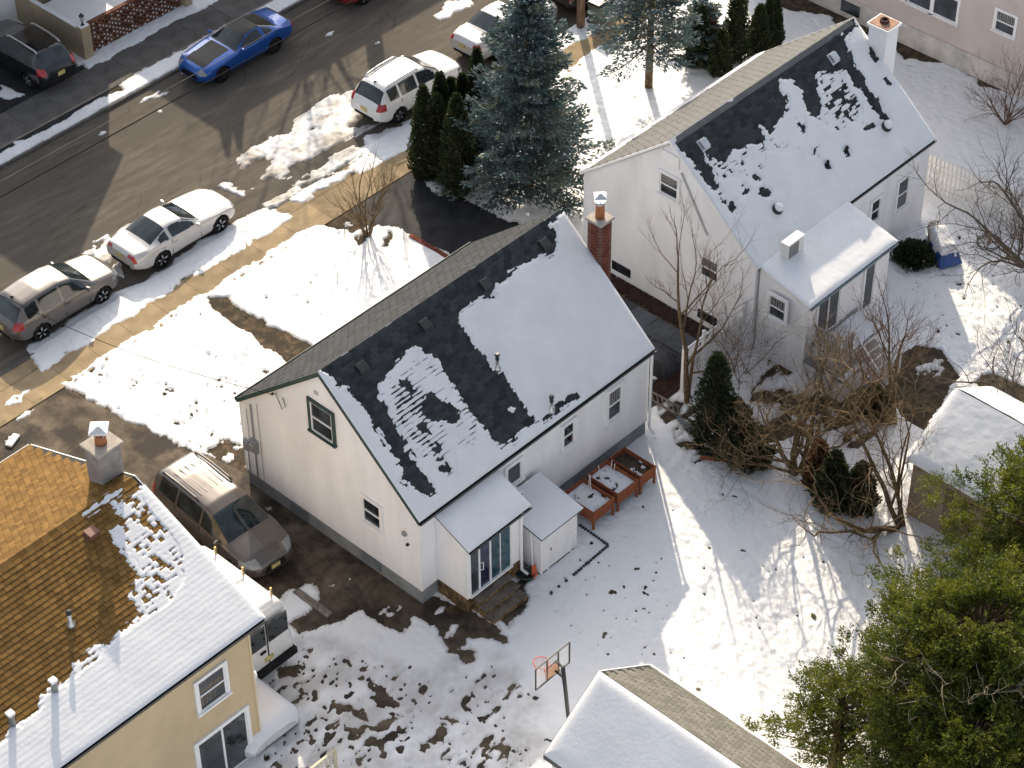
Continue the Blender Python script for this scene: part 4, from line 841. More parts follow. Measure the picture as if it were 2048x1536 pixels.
slope_snow('roof_snow', 'smooth unbroken snow on the left slope of the garage roof', *gl, lambda u, v: np.minimum(.5, (gl[4]+.05+.06*fbm(u*.9, v*0, 3)-v)*1.0), .10, .045, seed=51, over=.02, rough=.2)
MB().box(GX1+.10, GX1+.16, GY1-7.3, GY1, 2.36, 2.53).build('fascia', WTRIM, Ga); MB().box(GX0-.20, GX0-.14, GY1-7.3, GY1, 2.36, 2.5).build('fascia', DARKM, Ga)
for s, xx in ((-1, GX0-.15), (1, GX1+.13)): MB().prism([(xx, GY1+.002, 2.52), (-1.09, GY1+.002, 4.04), (-1.09, GY1+.002, 3.9), (xx, GY1+.002, 2.38)], (0, .03, 0)).build('rake_board', WTRIM if s > 0 else DARKM, Ga)
MB().tube([(GX0+.5, GY1+.02, 2.3), (GX0+.3, GY1+.35, 2.45), (GX0+.4, GY1+.5, 2.2)], .03, 6).build('lamp_arm', DARKM, Ga)
# ================================================================== house at the top right corner
T3 = thing('stucco_house', 'pinkish stucco house side wall in the top right corner', 'house', (34, 5, 0), world=True)
PK = mat('pink_stucco', (.60, .52, .48), .85, var=.05, scale=.8, bump=.15, bscale=20); PKF = mat('pale_stucco_base', (.62, .58, .54), .85, var=.14, scale=1.2)
TX = 34.2
MB().prism([(TX, -6, .9), (TX, 16, .9), (TX, 16, 5.6), (TX, 5, 8.5), (TX, -6, 5.6)], (9, 0, 0)).build('wall', PK, T3); MB().box(TX-.06, TX+9.05, -6.05, 16.05, -.2, .9).build('foundation', PKF, T3)
MB().prism([(TX-.3, -6.4, 5.55), (TX-.3, 5, 8.7), (TX-.3, 16.4, 5.55), (TX-.3, 16.4, 5.4), (TX-.3, 5, 8.5), (TX-.3, -6.4, 5.4)], (9.6, 0, 0)).build('roof', ROOF2, T3)
for (q, st) in (([(1872, -70), (1922, -48), (1916, 52), (1868, 30)], 'double'), ([(1825, -95), (1872, -70), (1866, 32), (1818, 5)], 'single'), ([(1795, -108), (1825, -95), (1816, 5), (1786, -8)], 'double'), ([(1996, 14), (2038, 33), (2024, 78), (1985, 58)], 'double')):
    wall_win(T3, [atx(*a, TX) for a in q], 0, (0, -1, 0), at=TX, tw=.08, style=st, blind=st == 'double')
a = atx(1702, 8, TX-.06); MB().box(TX-.10, TX-.055, a[1]-.45, a[1]+.45, .25, .75).build('basement_window', GLASS, T3)
# ================================================================== tan garage at the right edge
N4 = thing('garden_shed', 'tan garden shed with snow on its gabled roof, behind the cedar at right', 'shed', (12.8, -9.5, 0), world=True)
TAN = mat('tan_siding', (.30, .235, .18), .8, var=.08, scale=1.2)
MB().prism([(12.95, -8.35, 0), (12.95, -8.35, 2.35), (15.0, -8.35, 3.6), (17.0, -8.35, 2.35), (17.0, -8.35, 0)], (0, -6, 0)).build('wall', TAN, N4)
Ln = math.hypot(2.2, 1.35); nl = ((12.8, -8.2, 2.42), (0, -1, 0), (2.2/Ln, 0, 1.35/Ln), 6.3, Ln); nr = ((17.2, -14.5, 2.42), (0, 1, 0), (-2.2/Ln, 0, 1.35/Ln), 6.3, Ln)
MB().prism([(12.8, -8.2, 2.42), (15.0, -8.2, 3.77), (17.2, -8.2, 2.42), (17.2, -8.2, 2.32), (15.0, -8.2, 3.65), (12.8, -8.2, 2.32)], (0, -6.3, 0)).build('roof', WTRIM, N4)
slope_snow('roof_snow', 'lumpy snow on the near slope of the tan garden shed roof', *nl, lambda u, v: .4+.2*fbm(u*2, v*2, 8), .10, .05, seed=61)
slope_snow('roof_snow', 'sunlit snow on the far slope of the tan garden shed roof', *nr, lambda u, v: .4+.2*fbm(u*2, v*2, 18), .10, .05, seed=63)
MB().box(12.93, 12.955, -10.6, -9.6, .2, 2.0).build('door', mat('brown_door', (.2, .14, .1), .7), N4)
# ================================================================== houses across the street (their shade falls on the road)
A = thing('porch_house', 'beige house with raised snowy porch and open brick screen across the street', 'house', (11.6, 30, 0), world=True)
BEI = mat('beige_stucco', (.40, .325, .225), .85, var=.06, scale=.9)
MB().box(11.62, 12.05, 30.08, 30.42, 0, 1.45).build('pier', BEI, A); MB().box(16.75, 17.1, 30.02, 30.42, 0, 1.45).build('pier', BEI, A)
MB().box(11.62, 11.80, 30.421, 33.4, 0, 1.35).build('porch_side_wall', BEI, A); MB().box(11.81, 17.1, 30.46, 33.0, 0, 1.12).build('porch_floor', BEI, A)
MB().box(11.6, 15.6, 33.4, 42, 0, 5.75).build('wall', BEI, A); MB().box(3.6, 11.59, 34.3, 42, 0, 5.75).build('wall', WALL2, A); MB().box(13.0, 15.0, 32.9, 33.39, 1.1, 5.4).build('porch_bay', BEI, A)
MB().prism([(15.9, 32.9, 5.7), (13.1, 32.9, 8.95), (10.3, 32.9, 5.7)], (0, 9.4, 0)).build('roof', ROOF2, A)
MB().prism([(3.4, 33.1, 5.7), (3.4, 38, 8.3), (3.4, 43, 5.7)], (8.6, 0, 0)).build('roof', ROOF2, A)
scr = MB().box(12.06, 16.74, 30.30, 30.34, 0, .10).build('brick_screen', mat('brown_brick', (.16, .075, .05), .9, var=.2, scale=6, isl=.3), A)
bme = MB().box(0, .21, 0, .13, 0, .085).mesh('brick', MATS['brown_brick'])
for r_ in range(13):
    z = .10+r_*.098; nb = 15
    for c in range(nb):
        x = 12.07+c*.31+(r_ % 2)*.155
        if x+.21 < 16.75: link('brick', bme, scr, loc=(x, 30.24, z))
MB().box(12.06, 16.74, 30.22, 30.40, 1.375, 1.44).build('coping', MATS['brown_brick'], scr)
for (x0, x1, y0, y1, z) in ((11.63, 17.08, 30.47, 32.95, 1.125), (11.62, 11.80, 30.43, 33.35, 1.355)): 
    n = MB().box(x0, x1, y0, y1, z, z+.06).build('snow', SNOW, A, bevel=.02)
MB().box(11.63, 12.04, 30.09, 30.41, 1.452, 1.50).build('snow', SNOW, A, bevel=.02)
snp = MB()
for r_ in range(13):
    z = .10+r_*.098+.002
    for c in range(15):
        x = 12.07+c*.31+(r_ % 2)*.155+.215
        if x+.09 < 16.7 and rs.random() < .6: snp.box(x, x+.085, 30.25, 30.36, z, z+.035)
snp.build('snow', SNOW, scr, kind='stuff')
la = thing('post_lantern', 'dark lantern on the beige porch pier across the street', 'lantern', (11.83, 30.25, 1.5), world=True)
MB().lathe([(.09, 1.5), (.05, 1.54), (.03, 1.62), (.03, 1.68), (.09, 1.72)], (11.83, 30.25, 0), 8).build('base', DARKM, la); MB().lathe([(.08, 1.721), (.10, 1.9)], (11.83, 30.25, 0), 6).build('glass', mat('lamp_glass', (.5, .5, .48), .2), la); MB().lathe([(.12, 1.901), (.05, 1.98), (.02, 2.04)], (11.83, 30.25, 0), 6).build('roof', DARKM, la)
Bh = thing('gabled_house', 'house across the street standing beyond the top edge of the picture', 'house', (26, 36, 0), world=True)
MB().box(20.6, 33, 33.2, 43, 0, 6.5).build('wall', BEI, Bh)
MB().add([(20.3, 32.7, 6.5), (33.3, 32.7, 6.5), (33.3, 43.3, 6.5), (20.3, 43.3, 6.5), (26.2, 38, 8.6), (30, 38, 8.6)], [(0, 3, 2, 1), (0, 1, 5, 4), (1, 2, 5), (2, 3, 4, 5), (3, 0, 4)]).build('roof', ROOF2, Bh); MB().box(29.1, 29.6, 33.4, 33.9, 6, 9.0).build('chimney', BRICK, Bh)
for x in (20.9, 21.5): MB().prism([(x-.28, 32.75, 6.5), (x+.28, 32.75, 6.5), (x, 32.75, 7.7)], (0, .3, 0)).build('shadow_spike', ROOF2, Bh)  # unseen spikes added to cast the two pointed shadows on the street
# ================================================================== fences
Fv = thing('vinyl_fence', 'white vinyl fence with lattice top between the two white houses', 'fence', (14, .42, 0), world=True)
fx = [12.55, 13.55, 14.55, 15.58]
for x in fx:
    MB().box(x-.055, x+.055, .365, .475, 0, 1.92).build('post', WTRIM, Fv); MB().lathe([(.085, 1.92), (.08, 1.96), (.01, 2.03)], (x, .42, 0), 4).build('post_cap', WTRIM, Fv)
    MB().lathe([(.07, 2.0), (.08, 2.05), (.03, 2.1)], (x, .42, 0), 10).build('snow', SNOW, Fv, True)
for a, b in zip(fx, fx[1:]):
    n = 6
    for i in range(n):
        x0 = a+.056+(b-a-.112)*i/n; MB().box(x0+.002, a+.056+(b-a-.112)*(i+1)/n-.002, .405, .435, .08, 1.42).build('board', WTRIM, Fv)
    for z in (.06, 1.44, 1.84): MB().box(a+.056, b-.056, .39, .45, z-.035, z+.035).build('rail', WTRIM, Fv)
    for s in (-1, 1):
        for i in range(9):
            x0 = a+.1+(b-a-.2)*i/8; x1 = x0+s*.33
            if a+.05 < x1 < b-.05: MB().bar((x0, .42+s*.008, 1.48), (x1, .42+s*.008, 1.81), .03, .008).build('lattice_slat', WTRIM, Fv)
Fp = thing('picket_fence', 'white picket fence running from the right-hand house corner to the right edge', 'fence', (27.4, -1, 0), world=True)
PF = mat('old_white_paint', (.82, .80, .77), .7, var=.12, scale=5)
pme = MB().prism([(-.02, -.055, .06), (-.02, .055, .06), (-.02, .055, 1.50), (-.02, 0, 1.57), (-.02, -.055, 1.50)], (.05, 0, 0)).mesh('picket', PF)
a, b = Vector((27.0, 1.9, 0)), Vector((27.75, -8.6, 0)); n = 62
for i in range(n):
    q = a.lerp(b, i/(n-1)); link('picket', pme, Fp, loc=q)
for z in (.35, 1.1): MB().bar(a+Vector((.035, 0, z)), b+Vector((.035, 0, z)), .04, .08).build('rail', PF, Fp)
for i in range(4):
    q = a.lerp(b, i/3); MB().box(q.x+.06, q.x+.15, q.y-.045, q.y+.045, 0, 1.4).build('post', PF, Fp)
MB().box(26.9, 27.02, 1.9, 3.9, .05, 1.4).build('gate_panel', PF, Fp)
mir = MB(); mir.T = frame((27.28, -1.75, 1.0), (0, -1, 0)); mir.lathe([(.3, 0), (.32, .03), (.26, .06), (.22, .04)], (0, 0, 0), 20); mir.build('round_ornament', PF, label='round white ornament hanging on the picket fence', cat='ornament')
# ------------------------------------------------------------------ patio between the houses
pt = sheet('patio', 10.95, 15.66, .5, 8.2, .006, SOIL)
SLATE = mat('slate_slab', (.10, .105, .115), .8, var=.15, scale=3, isl=.3); PAV = mat('brick_paver', (.05, .028, .024), .9, var=.15, scale=6, isl=.3)
for i in range(4):
    for j in range(8):
        x0 = 11.0+i*.99; y0 = .6+j*.95; MB().box(x0+.008, x0+.94, y0+.008, y0+.94, .008, .035+rs.uniform(0, .008)).build('slab', SLATE, pt)
pvm = MB().box(.004, .206, .004, .101, .008, .045).mesh('paver', PAV); cnt = 0
for j in range(60):
    for i in range(8):
        x = 15.0+i*.21+(j % 2)*.1; y = .55+j*.105
        if x+.2 < 15.64 and cnt < 220: link('paver', pvm, pt, loc=(x, y, 0)); cnt += 1
for j in range(8):
    for i in range(8): link('paver', pvm, pt, loc=(11.6+i*.21+(j % 2)*.1, .55+j*.105, .034))
wl = thing('retaining_edge', 'low red brick edging between the front lawn and dark driveway', 'edging', (12.4, 11, 0), world=True)
for i in range(22): MB().box(12.30, 12.48, 8.3+i*.21, 8.3+i*.21+.2, 0, .08).build('brick', BRICK, wl)
# ================================================================== vehicles: one lofted shell per car, cut into panels
def prof(pts, x, sg=.045):
    fx = np.arange(pts[0][0], pts[-1][0]+.005, .01); fz = np.interp(fx, [p[0] for p in pts], [p[1] for p in pts])
    k = np.exp(-.5*(np.arange(-15, 16)*.01/sg)**2); k /= k.sum(); pd = np.concatenate([np.full(15, fz[0]), fz, np.full(15, fz[-1])])
    sm = np.convolve(pd, k, 'valid'); w_ = np.clip(np.minimum(fx-fx[0], fx[-1]-fx)/.15, 0, 1); return np.interp(x, fx, fz*(1-w_)+sm*w_)
CARGLASS = mat('car_glass', (.018, .028, .032), .05, var=.4, scale=2, spec=.8)
HEADL = mat('headlight', (.24, .25, .26), .12, var=.05, scale=2, spec=.8); TAILL = mat('taillight', (.42, .015, .02), .2, var=.2, scale=6, coat=.5)
def paint(name, c, metal=.25, rough=.32): return mat(name, c, rough, var=.03, scale=1.5, metal=metal, coat=.8)
def make_car(name, label, cat, sp, loc, rz, pm, group=None, rails=False, accents=(), plate=True, clad=False, antenna=True, rim=STEEL):
    L, zg = sp['L'], loc[2]; t = thing(name, label, cat, loc, rz, group)
    x = np.unique(np.round(np.concatenate([np.linspace(0, .3, 18), np.linspace(.3, L-.3, 118), np.linspace(L-.3, L, 18)]), 5))
    zt, zb, zo = prof(sp['top'], x), prof(sp['belt'], x), prof(sp['bot'], x); wb, wt = prof(sp['wb'], x), prof(sp['wt'], x)
    zb = np.minimum(zb, zt-.04); cols = [(0*x, zo), (wb-.10, zo), (wb-.012, zo+.13), (wb, zo+(zb-zo)*.62), (wb-.03, zb), (np.minimum(wt, wb-.05), zt-.045), (wt*.62, zt-.010), (0*x, zt)]
    cnt = [3, 3, 7, 7, 11, 6, 7]; ys, zs, seg, tt = [], [], [], []
    for s in range(7):
        for k in range(cnt[s]):
            f = k/cnt[s]; ys.append(cols[s][0]*(1-f)+cols[s+1][0]*f); zs.append(cols[s][1]*(1-f)+cols[s+1][1]*f); seg.append(s); tt.append(f+.5/cnt[s])
    ys.append(cols[7][0]); zs.append(cols[7][1]); Yh_, Zh_ = np.array(ys), np.array(zs)
    for _ in range(3):
        for A_ in (Yh_, Zh_): A_[1:-1] = .25*A_[:-2]+.5*A_[1:-1]+.25*A_[2:]
    n = len(Yh_); Yf = np.concatenate([-Yh_, Yh_[-2::-1]]); Zf = np.concatenate([Zh_, Zh_[-2::-1]]); m_ = len(Yf)
    segf = np.array(seg+seg[::-1]); tf = np.array(tt+tt[::-1]); side = np.array([-1]*(n-1)+[1]*(n-1))
    P = np.stack([np.broadcast_to(L/2-x, Yf.shape), Yf, Zf], -1)                     # rows x stations
    NX = len(x); idx = np.arange(m_*NX).reshape(m_, NX); F = np.stack([idx[:-1, :-1], idx[1:, :-1], idx[1:, 1:], idx[:-1, 1:]], -1)
    V = P.reshape(-1, 3); xc = (x[:-1]+x[1:])/2; fc = V[F].mean(2); xx = np.broadcast_to(xc, fc.shape[:2]); sg_ = np.broadcast_to(segf[:, None], xx.shape); t_ = np.broadcast_to(tf[:, None], xx.shape); sd_ = np.broadcast_to(side[:, None], xx.shape)
    zc, yc = fc[..., 2], np.abs(fc[..., 1]); ztc = np.broadcast_to(np.interp(xc, x, zt), xx.shape); zbc = np.broadcast_to(np.interp(xc, x, zb), xx.shape)
    reg = np.zeros(xx.shape, int); names = {0: ('body', pm)}
    if clad: reg[(zc < np.broadcast_to(np.interp(xc, x, zo), xx.shape)+.14) & (sg_ < 4)] = 1; names[1] = ('sill_cladding', BLACK)
    a, b = sp['ws']; reg[((sg_ >= 5) | ((sg_ == 4) & (t_ > .93))) & (xx > a) & (xx < b)] = 2; names[2] = ('windshield', CARGLASS)
    if sp.get('rw'):
        a, b = sp['rw']; reg[((sg_ >= 5) | ((sg_ == 4) & (t_ > .93))) & (xx > a) & (xx < b)] = 3; names[3] = ('rear_window', sp.get('rwm', CARGLASS))
    for i, (a, b) in enumerate(sp['side']):
        for s in (-1, 1):
            c = 10+2*i+(s > 0); reg[(sg_ == 4) & (sd_ == s) & (xx > a) & (xx < b) & (zc > zbc+.035) & (zc < ztc-.095)] = c; names[c] = ('side_window', CARGLASS)
    hx, hz0, hz1, hy = sp['hl']; tx, tz0, tz1, ty = sp['tl']
    for s in (-1, 1):
        c = 30+(s > 0); reg[(xx < hx) & (zc > hz0) & (zc < hz1) & (yc > hy) & (sd_ == s)] = c; names[c] = ('headlight', HEADL)
        c = 32+(s > 0); reg[(xx > L-tx) & (zc > tz0) & (zc < tz1) & (yc > ty) & (sd_ == s)] = c; names[c] = ('taillight', TAILL)
    for i, (nm, m2, fn) in enumerate(accents): reg[fn(xx, yc, zc, sg_) & (reg == 0)] = 50+i; names[50+i] = (nm, m2)
    wr = sp['r']; ra = wr+.055
    for wx in sp['wx']: reg[(sg_ <= 3) & (sg_ >= 1) & ((xx-wx)**2+(zc-wr)**2 < ra**2)] = -1
    for c, (nm, m2) in names.items():
        f = F[reg == c]
        if not len(f): continue
        u, inv = np.unique(f.ravel(), return_inverse=True); me = np_mesh(nm, V[u], inv.reshape(-1, 4), m2, True)
        link(nm, me, t)
    MB().poly([tuple(P[j, 0]) for j in range(m_-1)]).build('nose_panel', pm, t); MB().poly([tuple(P[j, -1]) for j in range(m_-1)][::-1]).build('tail_panel', pm, t)
    gw = prof(sp['wb'], np.array([0.0, L])); g0 = L/2+.004
    MB().box(g0-.03, g0+.012, -gw[0]*.72, gw[0]*.72, sp['bot'][0][1]+.05, sp['bot'][0][1]+.20).build('bumper_intake', BLACK, t, bevel=.02)
    MB().box(g0-.03, g0+.012, -gw[0]*.6, gw[0]*.6, sp['top'][0][1]-.22, sp['top'][0][1]-.06).build('grille', BLACK, t, bevel=.02)
    MB().box(-L/2-.015, -L/2+.03, -gw[1]*.7, gw[1]*.7, sp['bot'][-1][1]-.02, sp['bot'][-1][1]+.10).build('rear_bumper', BLACK, t, bevel=.02)
    if plate:
        z = (sp['bot'][-1][1]+sp['top'][-1][1])/2+.03; MB().box(-L/2-.03, -L/2+.01, -.16, .16, z, z+.16).build('licence_plate', PLATE, t)
        if sp.get('fp', False): MB().box(g0, g0+.03, -.16, .16, sp['bot'][0][1]+.14, sp['bot'][0][1]+.29).build('licence_plate', PLATE, t)
    for wx in sp['wx']:
        wbx = float(prof(sp['wb'], np.array([wx]))[0])
        for s in (-1, 1):
            cx, cy = L/2-wx, s*(wbx-.135); 
            a = MB(); a.lathe([(ra+.03, 0), (ra+.03, .01)], (cx, s*(wbx-.32), wr), 24, 'y'); a.build('wheel_well', BLACK, t)
            w_ = MB(); w_.lathe([(wr*.64, -.11), (wr*.95, -.115), (wr, -.08), (wr, .08), (wr*.95, .115), (wr*.64, .11)], (cx, cy, wr), 24, 'y'); wo_ = w_.build('wheel', BLACK, t, True)
            d = MB(); d.lathe([(wr*.63, -.02), (wr*.63, .02)], (cx, cy+s*.06, wr), 20, 'y'); d.build('brake_disc', DARKM, wo_)
            q = MB(); yy = cy+s*.09; q.lathe([(wr*.66, -.02), (wr*.66, .02), (wr*.57, .02), (wr*.57, -.02)], (cx, yy, wr), 24, 'y'); q.lathe([(.06, -.02), (.06, .025)], (cx, yy, wr), 10, 'y')
            for k in range(5):
                an = k*2*math.pi/5+.3
                for da in (-.13, .13): q.bar((cx+.04*math.cos(an), yy, wr+.04*math.sin(an)), (cx+wr*.6*math.cos(an+da), yy, wr+wr*.6*math.sin(an+da)), .045, .03)
            q.build('rim', rim, wo_)
    bx = sp['mir']; zbm = float(np.interp(bx, x, zb)); wm = float(np.interp(bx, x, wb))
    for s in (-1, 1):
        q = MB(); q.T = Matrix.Translation((L/2-bx, s*(wm+.045), zbm+.07)) @ Matrix.Rotation(s*-.25, 4, 'Z'); q.box(-.055, .055, -.10, .085, -.065, .065); q.build('mirror', pm, t, bevel=.03)
    hz = zbm-.10
    for (a, b) in sp['side'][:2]:
        for s in (-1, 1):
            wv = float(np.interp(b, x, wb)); MB().box(L/2-b-.0, L/2-b+.20, min(s*(wv-.02), s*(wv+.025)), max(s*(wv-.02), s*(wv+.025)), hz-.02, hz+.015).build('door_handle', pm, t)
    for dx in sp.get('seams', ()):
        zz = float(np.interp(dx, x, zb)); wv = float(np.interp(dx, x, wb)); zl = float(np.interp(dx, x, zo))
        for s in (-1, 1): MB().bar((L/2-dx, s*(wv-.004), zl+.16), (L/2-dx, s*(wv-.022), zz+.0), .014).build('door_seam', BLACK, t)
    if rails:
        for s in (-1, 1):
            pts = [(L/2-q, s*(float(np.interp(q, x, wt))-.03), float(np.interp(q, x, zt))-.01+.045*min(1, min(q-rails[0], rails[1]-q)/.12)) for q in np.linspace(rails[0], rails[1], 14)]
            MB().tube(pts, .036, 6).build('roof_rail', rails[2], t)
    if antenna and sp.get('ant'):
        q = sp['ant']; z = float(np.interp(q, x, zt)); MB().prism([(L/2-q, -.015, z-.02), (L/2-q-.16, -.015, z-.02), (L/2-q-.15, -.015, z+.08)], (0, .03, 0)).build('antenna_fin', DARKM, t)
    return t
SUV = dict(L=4.6, top=[(0, .74), (.05, .82), (.25, .95), (.9, 1.06), (1.2, 1.11), (1.95, 1.57), (2.4, 1.67), (3.2, 1.68), (3.95, 1.62), (4.12, 1.55), (4.42, 1.12), (4.52, 1.02), (4.6, .85)], belt=[(0, .64), (.3, .86), (1.2, 1.0), (3.0, 1.05), (4.2, 1.10), (4.6, .78)],
           wb=[(0, .60), (.10, .78), (.35, .89), (1, .925), (3.6, .925), (4.3, .89), (4.5, .84), (4.6, .72)], wt=[(0, .5), (.3, .72), (1.15, .77), (2.0, .61), (3.5, .61), (4.1, .58), (4.45, .68), (4.6, .58)], bot=[(0, .34), (.4, .24), (4.2, .24), (4.6, .42)],
           ws=(1.24, 1.98), rw=(4.08, 4.42), side=[(1.6, 2.48), (2.58, 3.42), (3.5, 4.0)], wx=(.93, 3.59), r=.34, hl=(.42, .70, .86, .48), tl=(.38, .86, 1.12, .62), mir=1.55, ant=3.85, seams=(1.5, 2.53, 3.45))
COUPE = dict(L=4.77, top=[(0, .64), (.08, .76), (.5, .87), (1.5, .98), (1.75, 1.0), (2.42, 1.33), (2.8, 1.39), (3.2, 1.36), (3.95, 1.08), (4.1, 1.04), (4.68, 1.03), (4.77, .88)], belt=[(0, .56), (.4, .76), (1.6, .91), (3.2, .98), (4.0, 1.0), (4.77, .74)],
             wb=[(0, .62), (.12, .80), (.4, .90), (1, .935), (2.2, .92), (3.6, .945), (4.4, .90), (4.65, .84), (4.77, .74)], wt=[(0, .5), (.3, .70), (1.65, .78), (2.45, .56), (3.2, .55), (3.95, .66), (4.15, .76), (4.77, .66)], bot=[(0, .28), (.4, .20), (4.3, .22), (4.77, .40)],
             ws=(1.72, 2.42), rw=(3.18, 3.93), side=[(2.05, 3.08), (3.22, 3.62)], wx=(.92, 3.64), r=.345, hl=(.22, .60, .76, .50), tl=(.10, .70, .96, .40), mir=1.98, seams=(1.85, 3.14))
SEDAN = dict(SUV, L=4.75, top=[(0, .70), (.06, .78), (.4, .90), (1.2, 1.0), (1.4, 1.03), (2.15, 1.41), (2.6, 1.47), (3.1, 1.45), (3.8, 1.16), (4.0, 1.10), (4.6, 1.08), (4.75, .9)], belt=[(0, .60), (.4, .80), (1.4, .93), (3.2, .99), (4.75, .78)], wb=[(0, .62), (.12, .80), (.4, .89), (1, .91), (3.6, .91), (4.4, .87), (4.65, .82), (4.75, .7)],
             wt=[(0, .5), (.3, .70), (1.35, .77), (2.2, .58), (3.1, .58), (3.85, .68), (4.1, .76), (4.75, .62)], bot=[(0, .30), (.4, .22), (4.3, .23), (4.75, .40)], ws=(1.42, 2.15), rw=(3.12, 3.80), side=[(1.8, 2.6), (2.7, 3.4)], wx=(.92, 3.68), r=.33, tl=(.25, .80, 1.0, .5), mir=1.72, ant=None, seams=(1.7, 2.65))
MINIV = dict(SUV, L=5.08, top=[(0, .72), (.08, .84), (.45, 1.0), (.95, 1.12), (1.15, 1.17), (2.0, 1.64), (2.4, 1.75), (3.8, 1.77), (4.65, 1.70), (4.82, 1.58), (4.98, 1.15), (5.08, .9)], belt=[(0, .62), (.35, .90), (1.2, 1.04), (3.4, 1.08), (4.6, 1.12), (5.08, .8)], wb=[(0, .58), (.10, .76), (.4, .92), (1, .985), (4.2, .985), (4.8, .94), (5.0, .88), (5.08, .76)],
             wt=[(0, .5), (.3, .72), (1.1, .80), (2.0, .68), (4.2, .68), (4.7, .64), (4.95, .74), (5.08, .62)], ws=(1.17, 2.05), rw=(4.72, 5.0), side=[(1.55, 2.4), (2.5, 3.6), (3.68, 4.5)], wx=(.98, 4.01), r=.34, hl=(.62, .72, .92, .50), tl=(.35, .85, 1.2, .68), mir=1.5, ant=None, fp=True, seams=(1.45, 2.45, 3.64))
VAN = dict(SUV, L=5.55, top=[(0, .95), (.08, 1.05), (.5, 1.2), (.85, 1.32), (1.6, 2.1), (2.0, 2.42), (2.6, 2.5), (5.2, 2.48), (5.38, 2.4), (5.50, 1.6), (5.55, 1.0)], belt=[(0, .8), (.6, 1.12), (1.4, 1.28), (5.4, 1.28), (5.55, .85)], wb=[(0, .66), (.1, .84), (.4, .97), (1, 1.02), (5.2, 1.02), (5.45, .98), (5.55, .92)],
           wt=[(0, .6), (.5, .8), (1.0, .9), (2.0, .86), (5.2, .86), (5.45, .84), (5.55, .86)], bot=[(0, .36), (.4, .28), (5.2, .28), (5.55, .42)], ws=(.9, 1.85), rw=None, side=[(1.35, 2.1)], wx=(1.0, 4.35), r=.36, hl=(.45, .85, 1.08, .5), tl=(.10, .95, 1.45, .9), mir=1.3, ant=None)
SIL = paint('silver_white_paint', (.56, .545, .53), .25, .3); GRY = paint('bronze_grey_paint', (.13, .118, .112), .45, .32); WHT = paint('white_paint', (.78, .77, .75), .0, .28); BLU = paint('blue_paint', (.0, .075, .36), .35, .28)
BLK = paint('black_paint', (.012, .013, .015), .2, .22); TAUPE = paint('taupe_paint', (.115, .097, .088), .45, .32); REDP = paint('red_paint', (.25, .02, .02), .2, .3); DGR = paint('dark_grey_paint', (.05, .045, .045), .3, .3)
E_, W_, Nn_, S_ = 0, math.pi, math.pi/2, -math.pi/2; GP = 'cars parked along the kerb'
make_car('parked_suv', 'grey-brown suv parked at the near kerb, leftmost of the near row', 'car', SUV, (1.30, 19.03, -.1), E_, GRY, GP, clad=True, rails=None)
make_car('parked_coupe', 'silver-white two-door coupe parked at the near kerb beside the front lawn', 'car', COUPE, (6.60, 19.03, -.1), E_, SIL, GP)
make_car('parked_suv', 'white suv parked at the near kerb left of the dark arborvitae', 'car', dict(SUV), (18.42, 19.08, -.1), E_, WHT, GP, rails=(2.3, 3.9, STEEL))
make_car('parked_sedan', 'white sedan with sunroof parked behind the blue spruce', 'car', SEDAN, (24.0, 19.25, -.1), E_, SIL, GP, accents=[('sunroof', CARGLASS, lambda x, y, z, s: (s >= 5) & (x > 2.3) & (x < 2.75) & (y < .42))])
make_car('parked_sedan', 'dark car at the top edge beside the utility pole', 'car', dict(SEDAN, L=4.75), (29.15, 19.0, -.1), E_, DGR, GP)
HB = mat('satin_black', (.012, .012, .013), .55, var=.1)
make_car('parked_coupe', 'bright blue sports coupe with black hood parked across the street', 'car', dict(COUPE, L=4.77), (15.85, 26.02, -.1), W_, BLU, GP, rim=DARKM, plate=False,
         accents=[('hood_stripe', HB, lambda x, y, z, s: (s >= 5) & (x > .28) & (x < 1.66) & (y < .52)), ('black_roof', HB, lambda x, y, z, s: (s >= 5) & (x > 2.4) & (x < 3.25)), ('spoiler', HB, lambda x, y, z, s: (s >= 5) & (x > 4.58))])
make_car('parked_sedan', 'red car just showing at the top edge across the street', 'car', dict(SEDAN), (23.4, 25.9, -.1), W_, REDP, GP)
make_car('parked_suv', 'black suv with silver roof rails in the driveway across the street', 'car', dict(SUV), (9.85, 31.55, 0), Nn_, BLK, None, rails=(2.2, 4.0, STEEL))
make_car('parked_minivan', 'taupe minivan facing the camera between the yellow and white houses', 'car', MINIV, (-2.06, 6.60, 0), R(-93.2), TAUPE, None, rails=(2.75, 4.55, DARKM), accents=[])
mv = bpy.data.objects['parked_minivan']
for k in range(5): MB().bar((-.35, -.42+.21*k, 1.758), (-1.75, -.42+.21*k, 1.758), .022, .016).build('roof_rib', TAUPE if k != 9 else BLACK, mv)
vn = make_car('cargo_van', 'white cargo van with roof rack bars seen from behind next to the yellow house', 'van', VAN, (-5.02, 4.02, 0), Nn_, WHT, None)
BRASS = mat('galvanised_yellow', (.55, .42, .14), .5, metal=.3)
for xb in (-2.2, -1.0, .2):
    MB().bar((xb, -.80, 2.60), (xb, .80, 2.60), .05, .04).build('rack_bar', WTRIM, vn)
    for s in (-1, 1): MB().bar((xb, s*.78, 2.42), (xb, s*.78, 2.72), .05).build('rack_upright', BRASS, vn)
for s in (-1, 1): MB().box(-2.80, -2.758, min(s*.06, s*.80), max(s*.06, s*.80), 1.42, 2.2).build('rear_window', CARGLASS, vn, bevel=.03)
MB().box(-2.80, -2.77, -.012, .012, .5, 2.3).build('door_seam', BLACK, vn); MB().box(-2.815, -2.77, .1, .3, 1.15, 1.22).build('door_handle', BLACK, vn)
